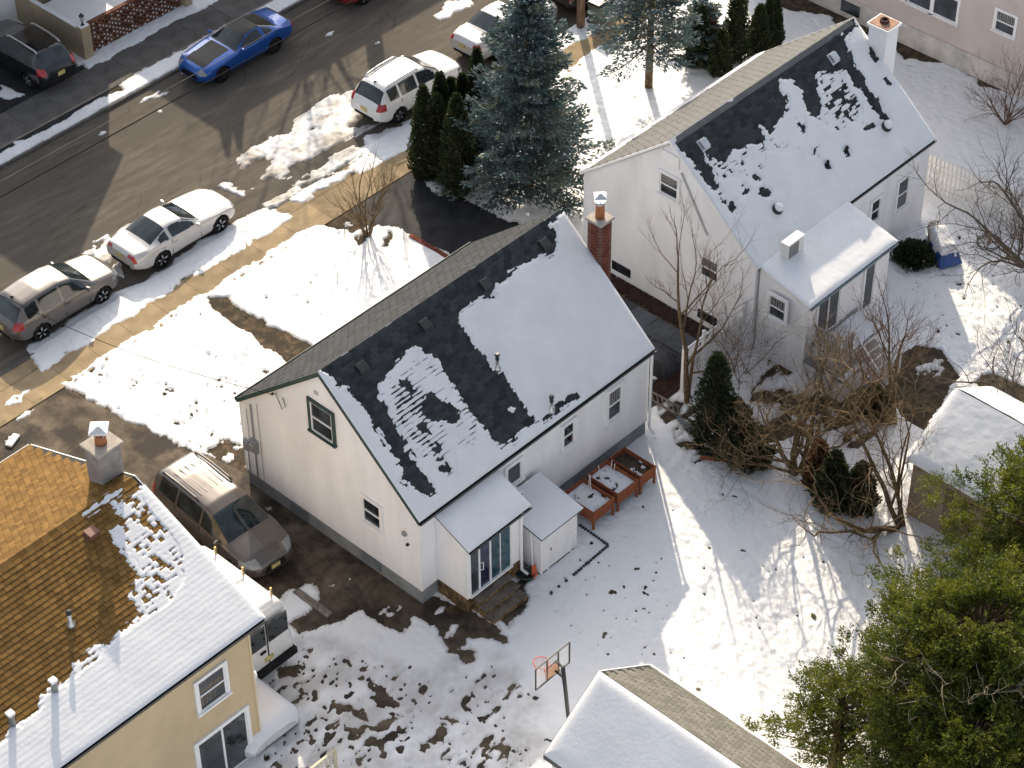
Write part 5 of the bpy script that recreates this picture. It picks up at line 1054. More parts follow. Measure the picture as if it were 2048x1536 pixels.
MB().box(-2.92, -2.70, -.98, .98, .34, .60).build('rear_bumper', BLACK, vn, bevel=.04)
# low trailer under a snowed cover beside the yellow house
tr = thing('covered_trailer', 'low snow-covered hump with rounded end beside the yellow house corner', 'trailer', (-6.6, .2, 0), world=True)
c0 = MB(); prf = [(0, .25), (.03, .60), (.10, .72), (.3, .80), (1.9, .86), (2.0, .80)]
us = np.linspace(-1.05, 1.05, 24); vs = np.linspace(0, 2.6, 26); A_, B_ = np.meshgrid(us, vs)
Zc = .88*(1-np.abs(A_/1.05)**6*.35)*np.clip(1-(1-np.clip(B_/.5, 0, 1))**2.5*.35, 0, 1)-.05*np.abs(A_)
rr_ = np.clip((.35-B_)/.35, 0, 1); Xc = A_*(1-.22*rr_**2)
Pt = np.stack([-6.65+Xc, -.80+B_, Zc], -1).reshape(-1, 3); F, u_ = grid_faces(24, 26, np.ones(24*26, bool)); link('snow_cover', np_mesh('trailer_snow', Pt, F, SNOW), tr)
sk_ = MB(); ring = [tuple(Pt[i]) for i in range(24)]
for i in range(23): sk_.poly([(ring[i][0], ring[i][1]+.03, .22), (ring[i+1][0], ring[i+1][1]+.03, .22), (ring[i+1][0], ring[i+1][1], ring[i+1][2]), (ring[i][0], ring[i][1], ring[i][2])])
for c in (0, 23):
    for r_ in range(25): p, q = Pt[r_*24+c], Pt[(r_+1)*24+c]; sk_.poly([(p[0], p[1], .22), (q[0], q[1], .22), tuple(q), tuple(p)])
sk_.build('cover_side', mat('pale_tarp', (.62, .62, .63), .6, var=.08), tr, True); MB().box(-7.0, -5.8, -.72, 1.7, .1, .24).build('frame', DARKM, tr)
for s in (-5.74,): MB().lathe([(.22, -.08), (.26, -.06), (.26, .06), (.22, .08)], (s, .6, .26), 16, 'x').build('wheel', BLACK, tr)
# ================================================================== trees and shrubs
def limb(mb, rng, p, d, ln, r, lvl, maxl, spread=.6, up=.15, kids=(3, 5), wob=.22, ratio=.62, nseg=5, taper=.55):
    p = np.array(p, float); d = np.array(d, float); d /= np.linalg.norm(d); pts = [p.copy()]; ds = [d.copy()]
    for i in range(nseg):
        d = d+rng.normal(0, wob, 3)/nseg*2+np.array([0, 0, up/nseg]); d /= np.linalg.norm(d); p = p+d*ln/nseg; pts.append(p.copy()); ds.append(d.copy())
    rad = [r*(1-(1-taper)*i/nseg) for i in range(nseg+1)]
    if lvl >= maxl: rad[-1] = r*.25
    mb[min(lvl, len(mb)-1)].tube(pts, rad, 7 if lvl == 0 else 5 if lvl == 1 else 3, cap=False)
    if lvl >= maxl: return
    for k in range(rng.integers(kids[0], kids[1]+1)):
        i = int(rng.integers(max(1, nseg//3), nseg+1)); q = rng.normal(0, 1, 3); q -= q@ds[i]*ds[i]; q /= np.linalg.norm(q)+1e-9
        nd = ds[i]*(1-spread*.5)+q*spread*rng.uniform(.7, 1.2); limb(mb, rng, pts[i], nd, ln*ratio*rng.uniform(.75, 1.2), max(rad[i]*.6, .0035), lvl+1, maxl, spread, up, kids, wob, ratio, max(3, nseg-1), taper)
    limb(mb, rng, pts[-1], ds[-1], ln*ratio*1.05, rad[-1], lvl+1, maxl, spread, up, kids, wob, ratio, max(3, nseg-1), taper)
def bare_tree(name, label, base, stems, seed, maxl=4, cat='tree', bark=None, twig=None, **kw):
    t = thing(name, label, cat, tuple(base), world=True); rng = np.random.default_rng(seed); mb = [MB(), MB(), MB()]
    for (off, d, ln, r) in stems: limb(mb, rng, np.array(base)+np.array(off), d, ln, r, 0, maxl, **kw)
    for b, nm, m in zip(mb, ('trunk', 'limbs', 'twigs'), (bark or BARK, bark or BARK, twig or TWIG)):
        if b.v: b.build(nm, m, t, True)
    return t
bare_tree('bare_tree', 'slender upright bare tree by the white vinyl fence', (12.3, .0, 0), [((0, 0, 0), (.02, .0, 1), 3.6, .10), ((.18, .1, 0), (.05, .05, 1), 3.2, .07)], 11, 4, twig=TWIGR, spread=.55, up=.5, kids=(2, 4), ratio=.56)
bare_tree('bare_tree', 'multi-stemmed bare tree with gnarled branches in the back yard', tuple(at(1592, 950)), [((0, 0, 0), (-.35, .35, .9), 2.1, .10), ((.1, .1, 0), (-.05, .1, 1), 2.5, .11), ((.15, 0, 0), (.3, .0, 1), 2.4, .10), ((.2, -.1, 0), (.55, -.15, .85), 2.2, .10), ((0, .1, 0), (-.7, .2, .65), 2.0, .06)], 5, 4, spread=.8, up=.2, kids=(2, 4), wob=.4, ratio=.62)
bare_tree('bare_tree', 'leaning bare tree with crooked limbs beside the tan garden shed', tuple(at(1795, 1060)), [((0, 0, 0), (-.55, .65, .75), 3.0, .11), ((.12, .0, 0), (.15, .25, 1), 3.4, .09), ((.25, -.05, 0), (.35, .15, 1), 3.2, .08), ((.18, .08, 0), (.2, .4, .9), 2.6, .06)], 8, 4, spread=.8, up=.15, kids=(3, 4), wob=.42, ratio=.62)
bare_tree('bare_tree', 'reddish bare tree over the brown bed behind the deck', tuple(at(1790, 850)), [((0, 0, 0), (.0, .1, 1), 2.2, .08), ((.1, .2, 0), (.3, .3, 1), 2.2, .07), ((-.1, .1, 0), (-.3, .3, 1), 2.0, .07)], 21, 4, twig=TWIGR, spread=.6, up=.4, kids=(3, 4), ratio=.6)
bare_tree('bare_tree', 'dark bare tree reaching in at the right edge over the picket fence', tuple(at(2075, 560)), [((0, 0, 0), (-.05, .1, 1), 2.6, .12), ((0, 0, .2), (-.6, .3, .8), 2.6, .09), ((0, 0, .2), (-.45, .7, .7), 2.6, .09), ((0, 0, .3), (-.7, -.1, .7), 2.4, .08)], 31, 4, bark=TWIGG, twig=TWIGG, spread=.75, up=.15, kids=(3, 4), wob=.35, ratio=.64)
bare_tree('bare_tree', 'bare twiggy tree at the right edge below the grey path', tuple(at(2090, 860)), [((0, 0, 0), (-.4, .4, .8), 2.4, .09), ((0, 0, 0), (-.8, .3, .6), 2.2, .07), ((0, 0, 0), (-.3, .8, .7), 2.4, .07)], 33, 4, bark=TWIGG, twig=TWIGG, spread=.75, up=.1, kids=(3, 4), wob=.35, ratio=.64)
bare_tree('bare_shrub', 'spreading bare shrub under the top right stucco house', tuple(at(2010, 250)), [((0, 0, 0), (math.cos(a), math.sin(a), 1.3), 1.3, .03) for a in np.linspace(0, 6.2, 9)], 35, 3, 'shrub', TWIGR, TWIGR, spread=.6, up=.2, kids=(3, 4), ratio=.65)
bare_tree('bare_shrub', 'thin bare shrub with upright twigs on the front lawn', tuple(at(735, 470)), [((.1*math.cos(a), .1*math.sin(a), 0), (.45*math.cos(a), .45*math.sin(a), 1), 1.5, .035) for a in np.linspace(0, 6.2, 8)], 41, 3, 'shrub', spread=.5, up=.4, kids=(2, 4), ratio=.62)
for i, (px, py, a, sd) in enumerate(((1640, 790, .7, 51), (1480, 760, .8, 53), (1700, 860, .8, 54))):
    bare_tree('bare_shrub', ('tangled brown shrub in front of the white half wall', 'arching brown canes beside the dark evergreen', 'brown brushwood below the deck steps')[i], tuple(at(px, py)), [((rs.uniform(-.5, .5), rs.uniform(-.4, .4), 0), (rs.uniform(-a, a), rs.uniform(-a, a), 1), rs.uniform(1.0, 1.7), .017) for _ in range(8)], sd, 3, 'shrub', TWIG, TWIGR if i == 0 else TWIG, spread=.6, up=.15, kids=(3, 4), wob=.35, ratio=.62)
bare_tree('bare_tree', 'tall bare street tree beyond the top edge shading the road', (27.3, 36.5, 0), [((0, 0, 0), (-.05, -.05, 1), 6.5, .28)], 61, 4, spread=.75, up=.3, kids=(4, 5), ratio=.62)
for i, (px, py, h_) in enumerate(((808, 480, 1.0), (675, 570, .55), (690, 480, .9), (770, 200, .8), (745, 215, 1.0))):
    a = at(px, py); t = thing('twig_stake', ('thin grey stake on the lawn near the house gutter', 'short bent twig standing in the front lawn snow', 'thin stake left of the lawn shrub', 'thin sapling stem behind the white suv', 'bare whip in the verge snow behind the white suv')[i], 'stake', tuple(a), world=True)
    MB().tube([tuple(a), (a[0]+.04, a[1]+.02, h_*1.0), (a[0]+.02, a[1]+.06, h_*1.6)], [.014, .011, .005], 5).build('stem', TWIGG, t); MB().tube([(a[0]+.03, a[1]+.02, h_*.8), (a[0]+.2, a[1]-.1, h_*1.2)], [.008, .003], 4).build('side_twig', TWIGG, t)
# -------------------------------------------------- needle foliage: many small blades through the crown
def blades(P, D, ln, wd, rng, flat=0.3):
    """P base points, D directions -> quads"""
    n = len(P); D = D/np.linalg.norm(D, axis=1, keepdims=True); q = rng.normal(0, 1, (n, 3)); q[:, 2] *= flat; s = np.cross(D, q); s /= np.linalg.norm(s, axis=1, keepdims=True)+1e-9
    ln = np.asarray(ln).reshape(-1, 1)*np.ones((n, 1)); wd = np.asarray(wd).reshape(-1, 1)*np.ones((n, 1))
    V = np.stack([P-s*wd*.35, P+s*wd*.35, P+D*ln*.6+s*wd*.6, P+D*ln, P+D*ln*.6-s*wd*.6], 1).reshape(-1, 3)
    F = np.arange(n*5).reshape(n, 5); return V, F
SPR = leafmat('spruce_needles', [(.03, .055, .052), (.06, .10, .10), (.11, .165, .17), (.17, .23, .235), (.15, .16, .08)], .6, .25)
THU = leafmat('arborvitae_leaf', [(.018, .032, .010), (.028, .046, .014), (.042, .056, .018), (.060, .062, .02)], .65, .22)
CED = leafmat('cedar_leaf', [(.016, .034, .005), (.042, .068, .008), (.105, .13, .012), (.20, .20, .018)], .6, .45)
DEADB = leafmat('dead_needles', [(.22, .11, .06), (.16, .08, .05), (.28, .15, .08)], .8, .2)
def snow_tufts(t, q, rng, s0=.03, s1=.075):
    n = len(q)
    if not n: return
    s = rng.uniform(s0, s1, (n, 1)); a = rng.uniform(0, 6.28, n); c1 = np.stack([np.cos(a), np.sin(a), 0*a], 1)*s; c2 = np.stack([-np.sin(a), np.cos(a), 0*a], 1)*s*.6
    V = np.stack([q-c1, q-c2, q+c1, q+c2, q+[0, 0, .04]], 1).reshape(-1, 3); i5 = np.arange(n)[:, None]*5
    F = np.concatenate([i5+[0, 1, 4], i5+[1, 2, 4], i5+[2, 3, 4], i5+[3, 0, 4]]); link('snow', np_mesh('needle_snow', V, F, SNOW, True), t, kind='stuff')
def spruce(label, base, H_, R_, seed, low=.25, snowy=.05, sparse=1.0, low_col=0):
    t = thing('spruce_tree', label, 'tree', tuple(base), world=True); rng = np.random.default_rng(seed); base = np.array(base)
    tk = MB(); tk.tube([base, base+[.03, .02, H_*.5], base+[0, 0, H_*.97]], [.16, .11, .02], 8); tk.build('trunk', BARK, t, True)
    br = MB(); PP, DD, LL, TT = [], [], [], []
    nb = int(185*H_/8*sparse)
    for i in range(nb):
        f = ((i+rng.random())/nb)**.92; z = H_*(low*.5+(1-low*.5)*f); rad = R_*(1-f)**.70*rng.uniform(.48, 1.2)+.12; a = i*2.399+rng.normal(0, .25)
        d = np.array([math.cos(a), math.sin(a), 0]); p0 = base+[0, 0, z]; droop = -.22+.55*f; tone = rng.uniform(0, .65)
        n = max(4, int(rad/.15)); pts = [p0+d*rad*(k/n)+np.array([0, 0, rad*(droop*(k/n)+.22*(k/n)**2)]) for k in range(n+1)]
        br.tube([pts[0], pts[n//2], pts[-1]], [.03*(1-f)+.008, .018*(1-f)+.006, .004], 4, False)
        side = np.array([-d[1], d[0], 0])
        for k in range(1, n+1):
            s = k/n
            if s < .2: continue
            wdt = rad*.26*(1-s*.55)+.09; m_ = int(24*sparse)+4; w_ = rng.uniform(-1, 1, m_)*wdt
            q = pts[k]+side*w_[:, None]+d*rng.uniform(-.09, .09, (m_, 1)); q[:, 2] += rng.normal(0, .035, m_)-np.abs(w_)*.2
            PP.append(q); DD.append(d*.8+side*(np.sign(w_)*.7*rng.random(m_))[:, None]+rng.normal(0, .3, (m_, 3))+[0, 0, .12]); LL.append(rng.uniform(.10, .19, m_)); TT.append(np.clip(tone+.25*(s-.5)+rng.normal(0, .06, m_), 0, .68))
    m_ = 90; PP.append(base+np.stack([rng.normal(0, .06, m_), rng.normal(0, .06, m_), H_*rng.uniform(.9, 1.0, m_)], 1)); DD.append(rng.normal(0, .5, (m_, 3))+[0, 0, .8]); LL.append(np.full(m_, .16)); TT.append(np.full(m_, .5))
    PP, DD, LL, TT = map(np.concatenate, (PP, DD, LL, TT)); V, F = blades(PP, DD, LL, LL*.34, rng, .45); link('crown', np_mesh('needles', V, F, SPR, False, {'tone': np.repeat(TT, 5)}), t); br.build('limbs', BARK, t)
    snow_tufts(t, PP[rng.random(len(PP)) < snowy]+[0, 0, .035], rng)
    return t
sb_ = at(1058, 392); spruce('tall blue spruce between the white suv and the right-hand house', (sb_[0], sb_[1], 0), 8.6, 2.75, 3, low=.10, snowy=.014)
sb2 = at(1297, 175); spruce('thin blue spruce behind the right-hand house ridge with bare lower trunk', (sb2[0], sb2[1], 0), 7.6, 2.6, 17, low=.46, snowy=.012, sparse=.6)
sb3 = at(1400, 120); spruce('small blue spruce right of the thin spruce', (sb3[0], sb3[1], 0), 2.6, 1.2, 19, low=.1, snowy=.02)
def columnar(name, label, base, H_, R_, seed, m, n=5200, snowy=.012, shape=1.0, cat='shrub', group=None, ln=.15):
    t = thing(name, label, cat, tuple(base), world=True, group=group); rng = np.random.default_rng(seed); base = np.array(base)
    tk = MB(); tk.tube([base, base+[0, 0, H_*.6]], [.07, .03], 6); tk.build('trunk', BARK, t)
    f = rng.random(n)**1.15; a = rng.random(n)*6.283; prof_ = np.where(f < .18, .72+f/.18*.28, (1-((f-.18)/.82))**(.62*shape)); lump = 1+.16*np.sin(a*5+f*14+seed)+.10*np.sin(a*9-f*23)
    r_ = R_*prof_*lump*rng.uniform(.72, 1.05, n)+.01; P = base+np.stack([np.cos(a)*r_, np.sin(a)*r_, f*H_+.03], 1)
    D = np.stack([np.cos(a)*.55, np.sin(a)*.55, np.ones(n)*.9], 1)+rng.normal(0, .28, (n, 3)); V, F = blades(P, D, rng.uniform(.6, 1.3, n)*ln, rng.uniform(.6, 1.2, n)*ln*.34, rng, 1.0)
    link('foliage', np_mesh('foliage', V, F, m, False, {'tone': np.repeat(np.clip(.15+.4*lump-.35+.3*rng.random(n), 0, .65), 5)}), t)
    core = MB(); core.lathe([(R_*.45, .1), (R_*.72, H_*.15), (R_*.6, H_*.45), (R_*.3, H_*.8), (.02, H_*.95)], base, 10); core.build('dark_core', mat('core_fill', (.025, .025, .014), .95), t)  # solid dark core filling the inside of the crown
    snow_tufts(t, P[rng.choice(n, int(n*snowy), False)]+[0, 0, .06], rng, .03, .06)
    return t
GA = 'arborvitae beside the dark driveway'
for i, (px, py, h_, r_, lb) in enumerate(((853, 352, 3.9, .55, 'dark green arborvitae, leftmost of the driveway clump'), (918, 384, 4.2, .68, 'dark green arborvitae nearest the dark driveway, broad at the base'), (880, 355, 3.6, .5, 'slim arborvitae tucked in the middle of the driveway clump'),
        (905, 318, 3.5, .42, 'narrow arborvitae at the back left of the driveway clump'), (928, 305, 3.4, .45, 'narrow arborvitae at the back middle of the driveway clump'), (958, 300, 4.4, .5, 'tall arborvitae at the back of the clump against the blue spruce'), (885, 330, 4.0, .5, 'arborvitae behind the white suv rear corner'))):
    a = at(px, py); columnar('arborvitae', lb, (a[0], a[1], 0), h_, r_, 100+i, THU, 5600, .004, 1.0, 'tree', GA)
for i, (px, py, h_, r_, m, lb) in enumerate(((1398, 130, 2.6, .5, THU, 'dark small evergreen left of the red-brown shrub'), (1440, 150, 2.0, .4, THU, 'small pointed evergreen in front of the tall dark one'), (1470, 120, 3.4, .55, THU, 'tall dark arborvitae behind the right-hand house roof'), (1515, 110, 2.2, .42, THU, 'bushy pointed arborvitae, third from the right roof edge'), (1533, 100, 2.2, .3, THU, 'slim arborvitae next to the last one behind the roof'), (1548, 95, 2.1, .28, THU, 'last slim arborvitae on the right behind the roof'), (1415, 125, 2.3, .42, DEADB, 'red-brown dead shrub between dark evergreens'))):
    a = at(px, py); columnar('evergreen_shrub', lb, (a[0], a[1], 0), h_, r_, 130+i, m, 3000, .002, 1.0, 'shrub', 'evergreens behind the right-hand house')
for i, (px, py, h_, r_, m, lb) in enumerate(((1425, 880, 3.6, .72, THU, 'tall dark evergreen in front of the vinyl fence'), (1462, 905, 2.2, .85, THU, 'low spreading dark evergreen under the bare branches'), (1500, 925, 1.3, .7, THU, 'lowest dark evergreen bush near the stacked boards'), (1660, 1015, 2.3, .55, THU, 'green pointed shrub next to the red-brown one in the yard'), (1715, 1020, 1.9, .55, THU, 'green bushy shrub in front of the leaning tree'), (1632, 975, 1.9, .42, DEADB, 'red-brown dried shrub at the foot of the multi-stemmed tree'), (1745, 830, 1.2, .4, THU, 'small evergreen beside the brown bed'), (1828, 520, .55, .75, THU, 'low dark bush by the blue tarp'))):
    a = at(px, py); columnar('evergreen_shrub', lb, (a[0], a[1], 0), h_, r_, 150+i, m, 3400, .003, .9, 'shrub')
# -------------------------------------------------- big yellow-green cedar at lower right
def cedar(label, base, H_, R_, seed, n_cl, m=None, ragged=.35, dead_n=10):
    t = thing('cedar_tree', label, 'tree', tuple(base), world=True); rng = np.random.default_rng(seed); base = np.array(base, float)
    tk = MB(); tk.tube([base, base+[.1, .05, H_*.4], base+[.0, .1, H_*.7], base+[.15, .1, H_*.95]], [.22, .17, .10, .03], 8); tk.build('trunk', BARK, t, True)
    br, dead = MB(), MB(); PP, DD, LL, TT = [], [], [], []
    ph = rng.uniform(0, 6.28, 6)
    for i in range(n_cl):
        f = rng.random()**.9; a = rng.random()*6.283; lob = 1+ragged*(math.sin(a*3+ph[0]+f*4)*.5+math.sin(a*5+ph[1]-f*7)*.35+math.sin(a*2+ph[2]+f*11)*.4)
        rad = R_*(math.sin(math.pi*(.16+.80*f))**.62)*lob*(rng.uniform(.45, 1.08) if rng.random() < .8 else rng.uniform(1.0, 1.25)); out = np.array([math.cos(a), math.sin(a), 0])
        c = base+out*rad+[0, 0, H_*(.12+.86*f)]; p0 = base+[0, 0, H_*(.06+.80*f)]
        if rng.random() < .5: mid = (c+p0)/2+rng.normal(0, .12, 3); br.tube([p0, mid, c], [.035, .022, .006], 4, False)
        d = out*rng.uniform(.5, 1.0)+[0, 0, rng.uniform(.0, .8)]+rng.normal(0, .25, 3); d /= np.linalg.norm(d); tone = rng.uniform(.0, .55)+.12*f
        s1 = np.cross(d, rng.normal(0, 1, 3)); s1 /= np.linalg.norm(s1); s2 = np.cross(d, s1)
        for k in range(int(rng.integers(5, 9))):                 # sprays of a bough tip
            dd = d+s1*rng.normal(0, .55)+s2*rng.normal(0, .35); dd /= np.linalg.norm(dd); ln = rng.uniform(.28, .55); sv = np.cross(dd, rng.normal(0, 1, 3)); sv /= np.linalg.norm(sv); o = c+s1*rng.normal(0, .12)+s2*rng.normal(0, .12)
            n = 30; s = rng.random(n); w_ = rng.uniform(-1, 1, n)*.12*(1-s*.7)
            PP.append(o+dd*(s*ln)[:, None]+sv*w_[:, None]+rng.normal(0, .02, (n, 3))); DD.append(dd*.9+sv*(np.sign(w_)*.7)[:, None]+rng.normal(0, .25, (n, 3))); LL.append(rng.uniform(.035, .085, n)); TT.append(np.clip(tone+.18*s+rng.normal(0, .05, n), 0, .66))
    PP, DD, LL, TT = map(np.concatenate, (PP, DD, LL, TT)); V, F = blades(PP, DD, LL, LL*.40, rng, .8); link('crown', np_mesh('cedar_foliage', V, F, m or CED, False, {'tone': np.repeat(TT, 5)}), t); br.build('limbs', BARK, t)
    for i in range(dead_n):
        a = rng.uniform(2.6, 5.2); p = base+[0, 0, H_*rng.uniform(.45, .85)]; limb([dead, dead], rng, p+np.array([math.cos(a), math.sin(a), 0])*R_*.45, (math.cos(a), math.sin(a), .45), R_*.42, .022, 1, 3, .6, .2, (2, 3), .5, .6, 4)
    if dead.v: dead.build('dead_branches', mat('dead_wood', (.36, .30, .23), .9, var=.2, scale=6), t)
    return t
cedar('large yellow-green cedar with grey dead twigs filling the lower right corner', (6.1, -15.2, 0), 6.1, 3.2, 7, 1500, dead_n=22)
cedar('yellow-green cedar standing at the right edge beside the tan garden shed', (11.8, -14.3, 0), 6.6, 2.7, 9, 1100, dead_n=4)
cedar('open dark green cedar with thin boughs left of the large cedar', (3.35, -12.9, 0), 3.3, 1.3, 12, 150, ragged=.6, dead_n=1)
cedar('yellow-green cedar cut by the bottom edge beside the garage', (3.7, -16.8, 0), 5.0, 2.2, 15, 800, dead_n=6)
# ================================================================== wires, pole and small things
WIRE = mat('cable_black', (.012, .012, .013), .95, spec=.1); WIREG = mat('cable_grey', (.16, .15, .14), .95, spec=.1)
pole = thing('utility_pole', 'brown wooden utility pole at the top edge beside the bins', 'utility pole', (26.45, 17.40, 0), world=True)
MB().tube([(26.45, 17.40, 0), (26.45, 17.40, 11)], [.17, .12], 12).build('mast', mat('pole_wood', (.24, .16, .11), .9, var=.2, scale=4, stretch=(4, 4, .4)), pole, True)
MB().box(26.38, 26.52, 16.3, 18.5, 8.55, 8.67).build('crossarm', WOOD, pole)
for (a, b, nm, r_) in (((0, 391), (700, 20), 'thick black overhead cable above the street, lowest of three', .020), ((0, 359), (600, 48), 'pale thin overhead cable above the street, middle of three', .009), ((0, 296), (240, 167), 'thin overhead cable above the street, highest of three', .010)):
    A_, B_ = aty(*a, 17.45), aty(*b, 17.45); d = (B_-A_)/(B_[0]-A_[0]); p0, p1 = A_+d*(-40-A_[0]), A_+d*(26.45-A_[0]); p1[2] = max(6.2, p1[2]); p0[2] = A_[2]; pts = []
    for i in range(31): s = i/30; q = p0*(1-s)+p1*s; q[2] = A_[2]+(B_[2]-A_[2])*.3*s; pts.append(tuple(q))
    MB().tube(pts, r_, 5).build('overhead_cable', WIRE if r_ > .015 else WIREG, label=nm, cat='cable')
S0, S1 = Vector((-.25, 5.94, 5.05)), Vector(aty(-60, 560, 17.45)); pts = [S0.lerp(S1, i/16)-Vector((0, 0, .5*math.sin(math.pi*i/16))) for i in range(17)]
MB().tube(pts, .011, 5).build('service_drop', WIRE, label='thin service cable from the street to the gable of the middle house', cat='cable')
def wheelie(label, x, y, c, rz=0):
    t = thing('wheelie_bin', label, 'bin', (x, y, 0), rz); q = MB(); q.add([(-.24, -.26, .06), (.24, -.26, .06), (.24, .26, .06), (-.24, .26, .06), (-.29, -.33, .95), (.29, -.33, .95), (.29, .33, .95), (-.29, .33, .95)], [(0, 3, 2, 1), (4, 5, 6, 7), (0, 1, 5, 4), (1, 2, 6, 5), (2, 3, 7, 6), (3, 0, 4, 7)]); q.build('body', c, t, bevel=.02)
    MB().prism([(-.31, -.36, .952), (-.31, .34, .952), (-.31, .30, 1.04), (-.31, -.30, 1.06)], (.62, 0, 0)).build('lid', DARKM, t, bevel=.02); MB().tube([(-.28, .36, .92), (.28, .36, .92)], .02, 6).build('handle', DARKM, t)
    for s in (-.26, .26): MB().lathe([(.1, -.03), (.1, .03)], (s, .26, .1), 12, 'x').build('wheel', BLACK, t)
wheelie('grey-green wheelie bin standing beside the utility pole', 27.15, 17.1, mat('bin_plastic', (.14, .15, .12), .6))
wheelie('dark wheelie bin behind the utility pole', 27.8, 17.4, EM)
# ------------------------------------------------ basketball hoop seen from behind
hp = thing('basketball_hoop', 'basketball hoop with clear backboard and orange rim above the snowy drive', 'basketball hoop', (-.62, -6.9, 0), world=True)
hc = [Vector(at(*q, 3.0)) for q in ((1062, 1327), (1145, 1285), (1152, 1332), (1072, 1383))]
cx, cy = sum(q.x for q in hc)/4, sum(q.y for q in hc)/4
bx0, bx1, by = -1.80, -.42, -6.25; bz0, bz1 = 2.55, 3.40
MB().box(bx0, bx1, by-.012, by+.012, bz0, bz1).build('backboard', None, hp)
bb = bpy.data.materials.new('clear_acrylic'); bb.use_nodes = True; Nb = bb.node_tree.nodes; Nb['Principled BSDF'].inputs['Alpha'].default_value = .14; Nb['Principled BSDF'].inputs['Base Color'].default_value = (.75, .75, .76, 1); Nb['Principled BSDF'].inputs['Roughness'].default_value = .1
hp.children[0].data.materials.append(bb)
for (a, b) in (((bx0, bz0), (bx1, bz0)), ((bx0, bz1), (bx1, bz1)), ((bx0, bz0), (bx0, bz1)), ((bx1, bz0), (bx1, bz1)), ((bx0+.46, bz0), (bx0+.46, bz1)), ((bx0+.92, bz0), (bx0+.92, bz1)), ((bx0+.46, bz0+.5), (bx0+.92, bz0+.5))):
    MB().bar((a[0], by-.03, a[1]), (b[0], by-.03, b[1]), .035).build('frame_bar', DARKM, hp)
ORG = mat('orange_steel', (.62, .09, .05), .5); rc = ((bx0+bx1)/2, by+.40, 2.78)
MB().tube([(rc[0]+.23*math.cos(i*.2618), rc[1]+.23*math.sin(i*.2618), rc[2]) for i in range(25)], .014, 6).build('rim', ORG, hp, True); MB().box(rc[0]-.13, rc[0]+.13, by+.013, by+.17, 2.70, 2.79).build('rim_bracket', ORG, hp)
nt_ = MB()
for i in range(12):
    a = i*.5236; b = a+.26
    for s in (-.26, .26): nt_.bar((rc[0]+.23*math.cos(a), rc[1]+.23*math.sin(a), rc[2]), (rc[0]+.14*math.cos(a+s*2), rc[1]+.14*math.sin(a+s*2), rc[2]-.42), .008)
nt_.build('net', mat('net_cord', (.75, .55, .52), .8), hp)
MB().box(rc[0]-.28, rc[0]+.28, by-.034, by-.014, bz0+.05, bz0+.42).build('pad', mat('faded_board', (.62, .38, .26), .7), hp)
pt_ = at(1126, 1335, 3.1); MB().tube([(pt_[0]+.05, pt_[1]-.30, 0), (pt_[0], pt_[1], 3.12)], .06, 10).build('pole', DARKM, hp, True)
for z in (2.7, 3.1): MB().bar((pt_[0], pt_[1]-.02, z), ((bx0+bx1)/2+.1, by-.04, z), .05).build('arm', DARKM, hp)
MB().bar((pt_[0]+.03, pt_[1]-.14, 1.7), ((bx0+bx1)/2+.3, by-.05, 2.62), .035).build('strut', GREYM, hp); MB().box(pt_[0]-.4, pt_[0]+.5, pt_[1]-.8, pt_[1]+.05, 0, .2).build('base', BLACK, hp, bevel=.05)
# ------------------------------------------------ ladder, boards, pots, tarp chair
ld = thing('ladder', 'wooden ladder lying in the snow at the far corner of the middle house', 'ladder', tuple(at(1320, 790)), world=True)
la0, la1 = at(1300, 792, .1), at(1362, 826, .1); lv_ = (la1-la0); off = np.array([.20, .22, 0])
for s in (-.6, .9): MB().bar(la0+off*s, la1+off*s, .05, .07).build('rail', WOOD, ld)
for i in range(6): q = la0+lv_*(i+.5)/6; MB().bar(q-off*.6, q+off*.9, .035).build('rung', WOOD, ld)
bd = thing('board_pile', 'pile of weathered grey boards lying below the slender tree', 'board pile', tuple(at(1375, 845)), world=True)
for i in range(9):
    a = at(1350+i*3, 828+i*4, .08+.03*(i % 3)); b = at(1400+i*2, 868+i*3, .08+.03*(i % 3)); MB().bar(a, b, .11, .025).build('board', mat('grey_board', (.16, .18, .19), .85, var=.3, scale=4), bd)
pl = thing('planter_trough', 'long low trough with dark rim lying in the back yard snow', 'trough', tuple(at(1440, 912)), world=True)
a, b = at(1402, 908, .12), at(1470, 918, .12); MB().bar(a, b, .30, .22).build('body', WOODR, pl, bevel=.02); MB().bar(a+[0, 0, .12], b+[0, 0, .12], .34, .03).build('rim', DARKM, pl)
for i, (px, py, lb) in enumerate(((1395, 895, 'black square plant pot in the back yard'), (1415, 900, 'white snow-filled plant pot next to the black pot'), (1432, 902, 'second snow-filled plant pot by the trough'))):
    a = at(px, py); t = thing('plant_pot', lb, 'pot', tuple(a), world=True); MB().lathe([(.14, 0), (.19, .26), (.17, .26), (.16, .2)], a, 4 if i == 0 else 12).build('pot', BLACK, t)
    MB().lathe([(.165, .2), (.15, .27), (.03, .29)], a, 12).build('fill', SOIL if i == 0 else SNOW, t)
tc_ = at(1905, 515); tp = thing('covered_grill', 'object under a bright blue tarp topped with snow behind the right-hand house', 'covered grill', tuple(tc_), world=True)
TARP = mat('blue_tarp', (.012, .075, .30), .45, var=.25, scale=4, bump=.3, bscale=6)
us = np.linspace(-1, 1, 26); vs = np.linspace(-1, 1, 26); A_, B_ = np.meshgrid(us, vs); rr_ = np.maximum(np.abs(A_), np.abs(B_)); sx, sy = .40, .78
hz = np.where(rr_ < .62, .88+.10*np.sin(B_*2.4), .88*(1-((rr_-.62)/.38)**.7*.86))+.05*fbm(A_*3, B_*3, 5); ang = -.5
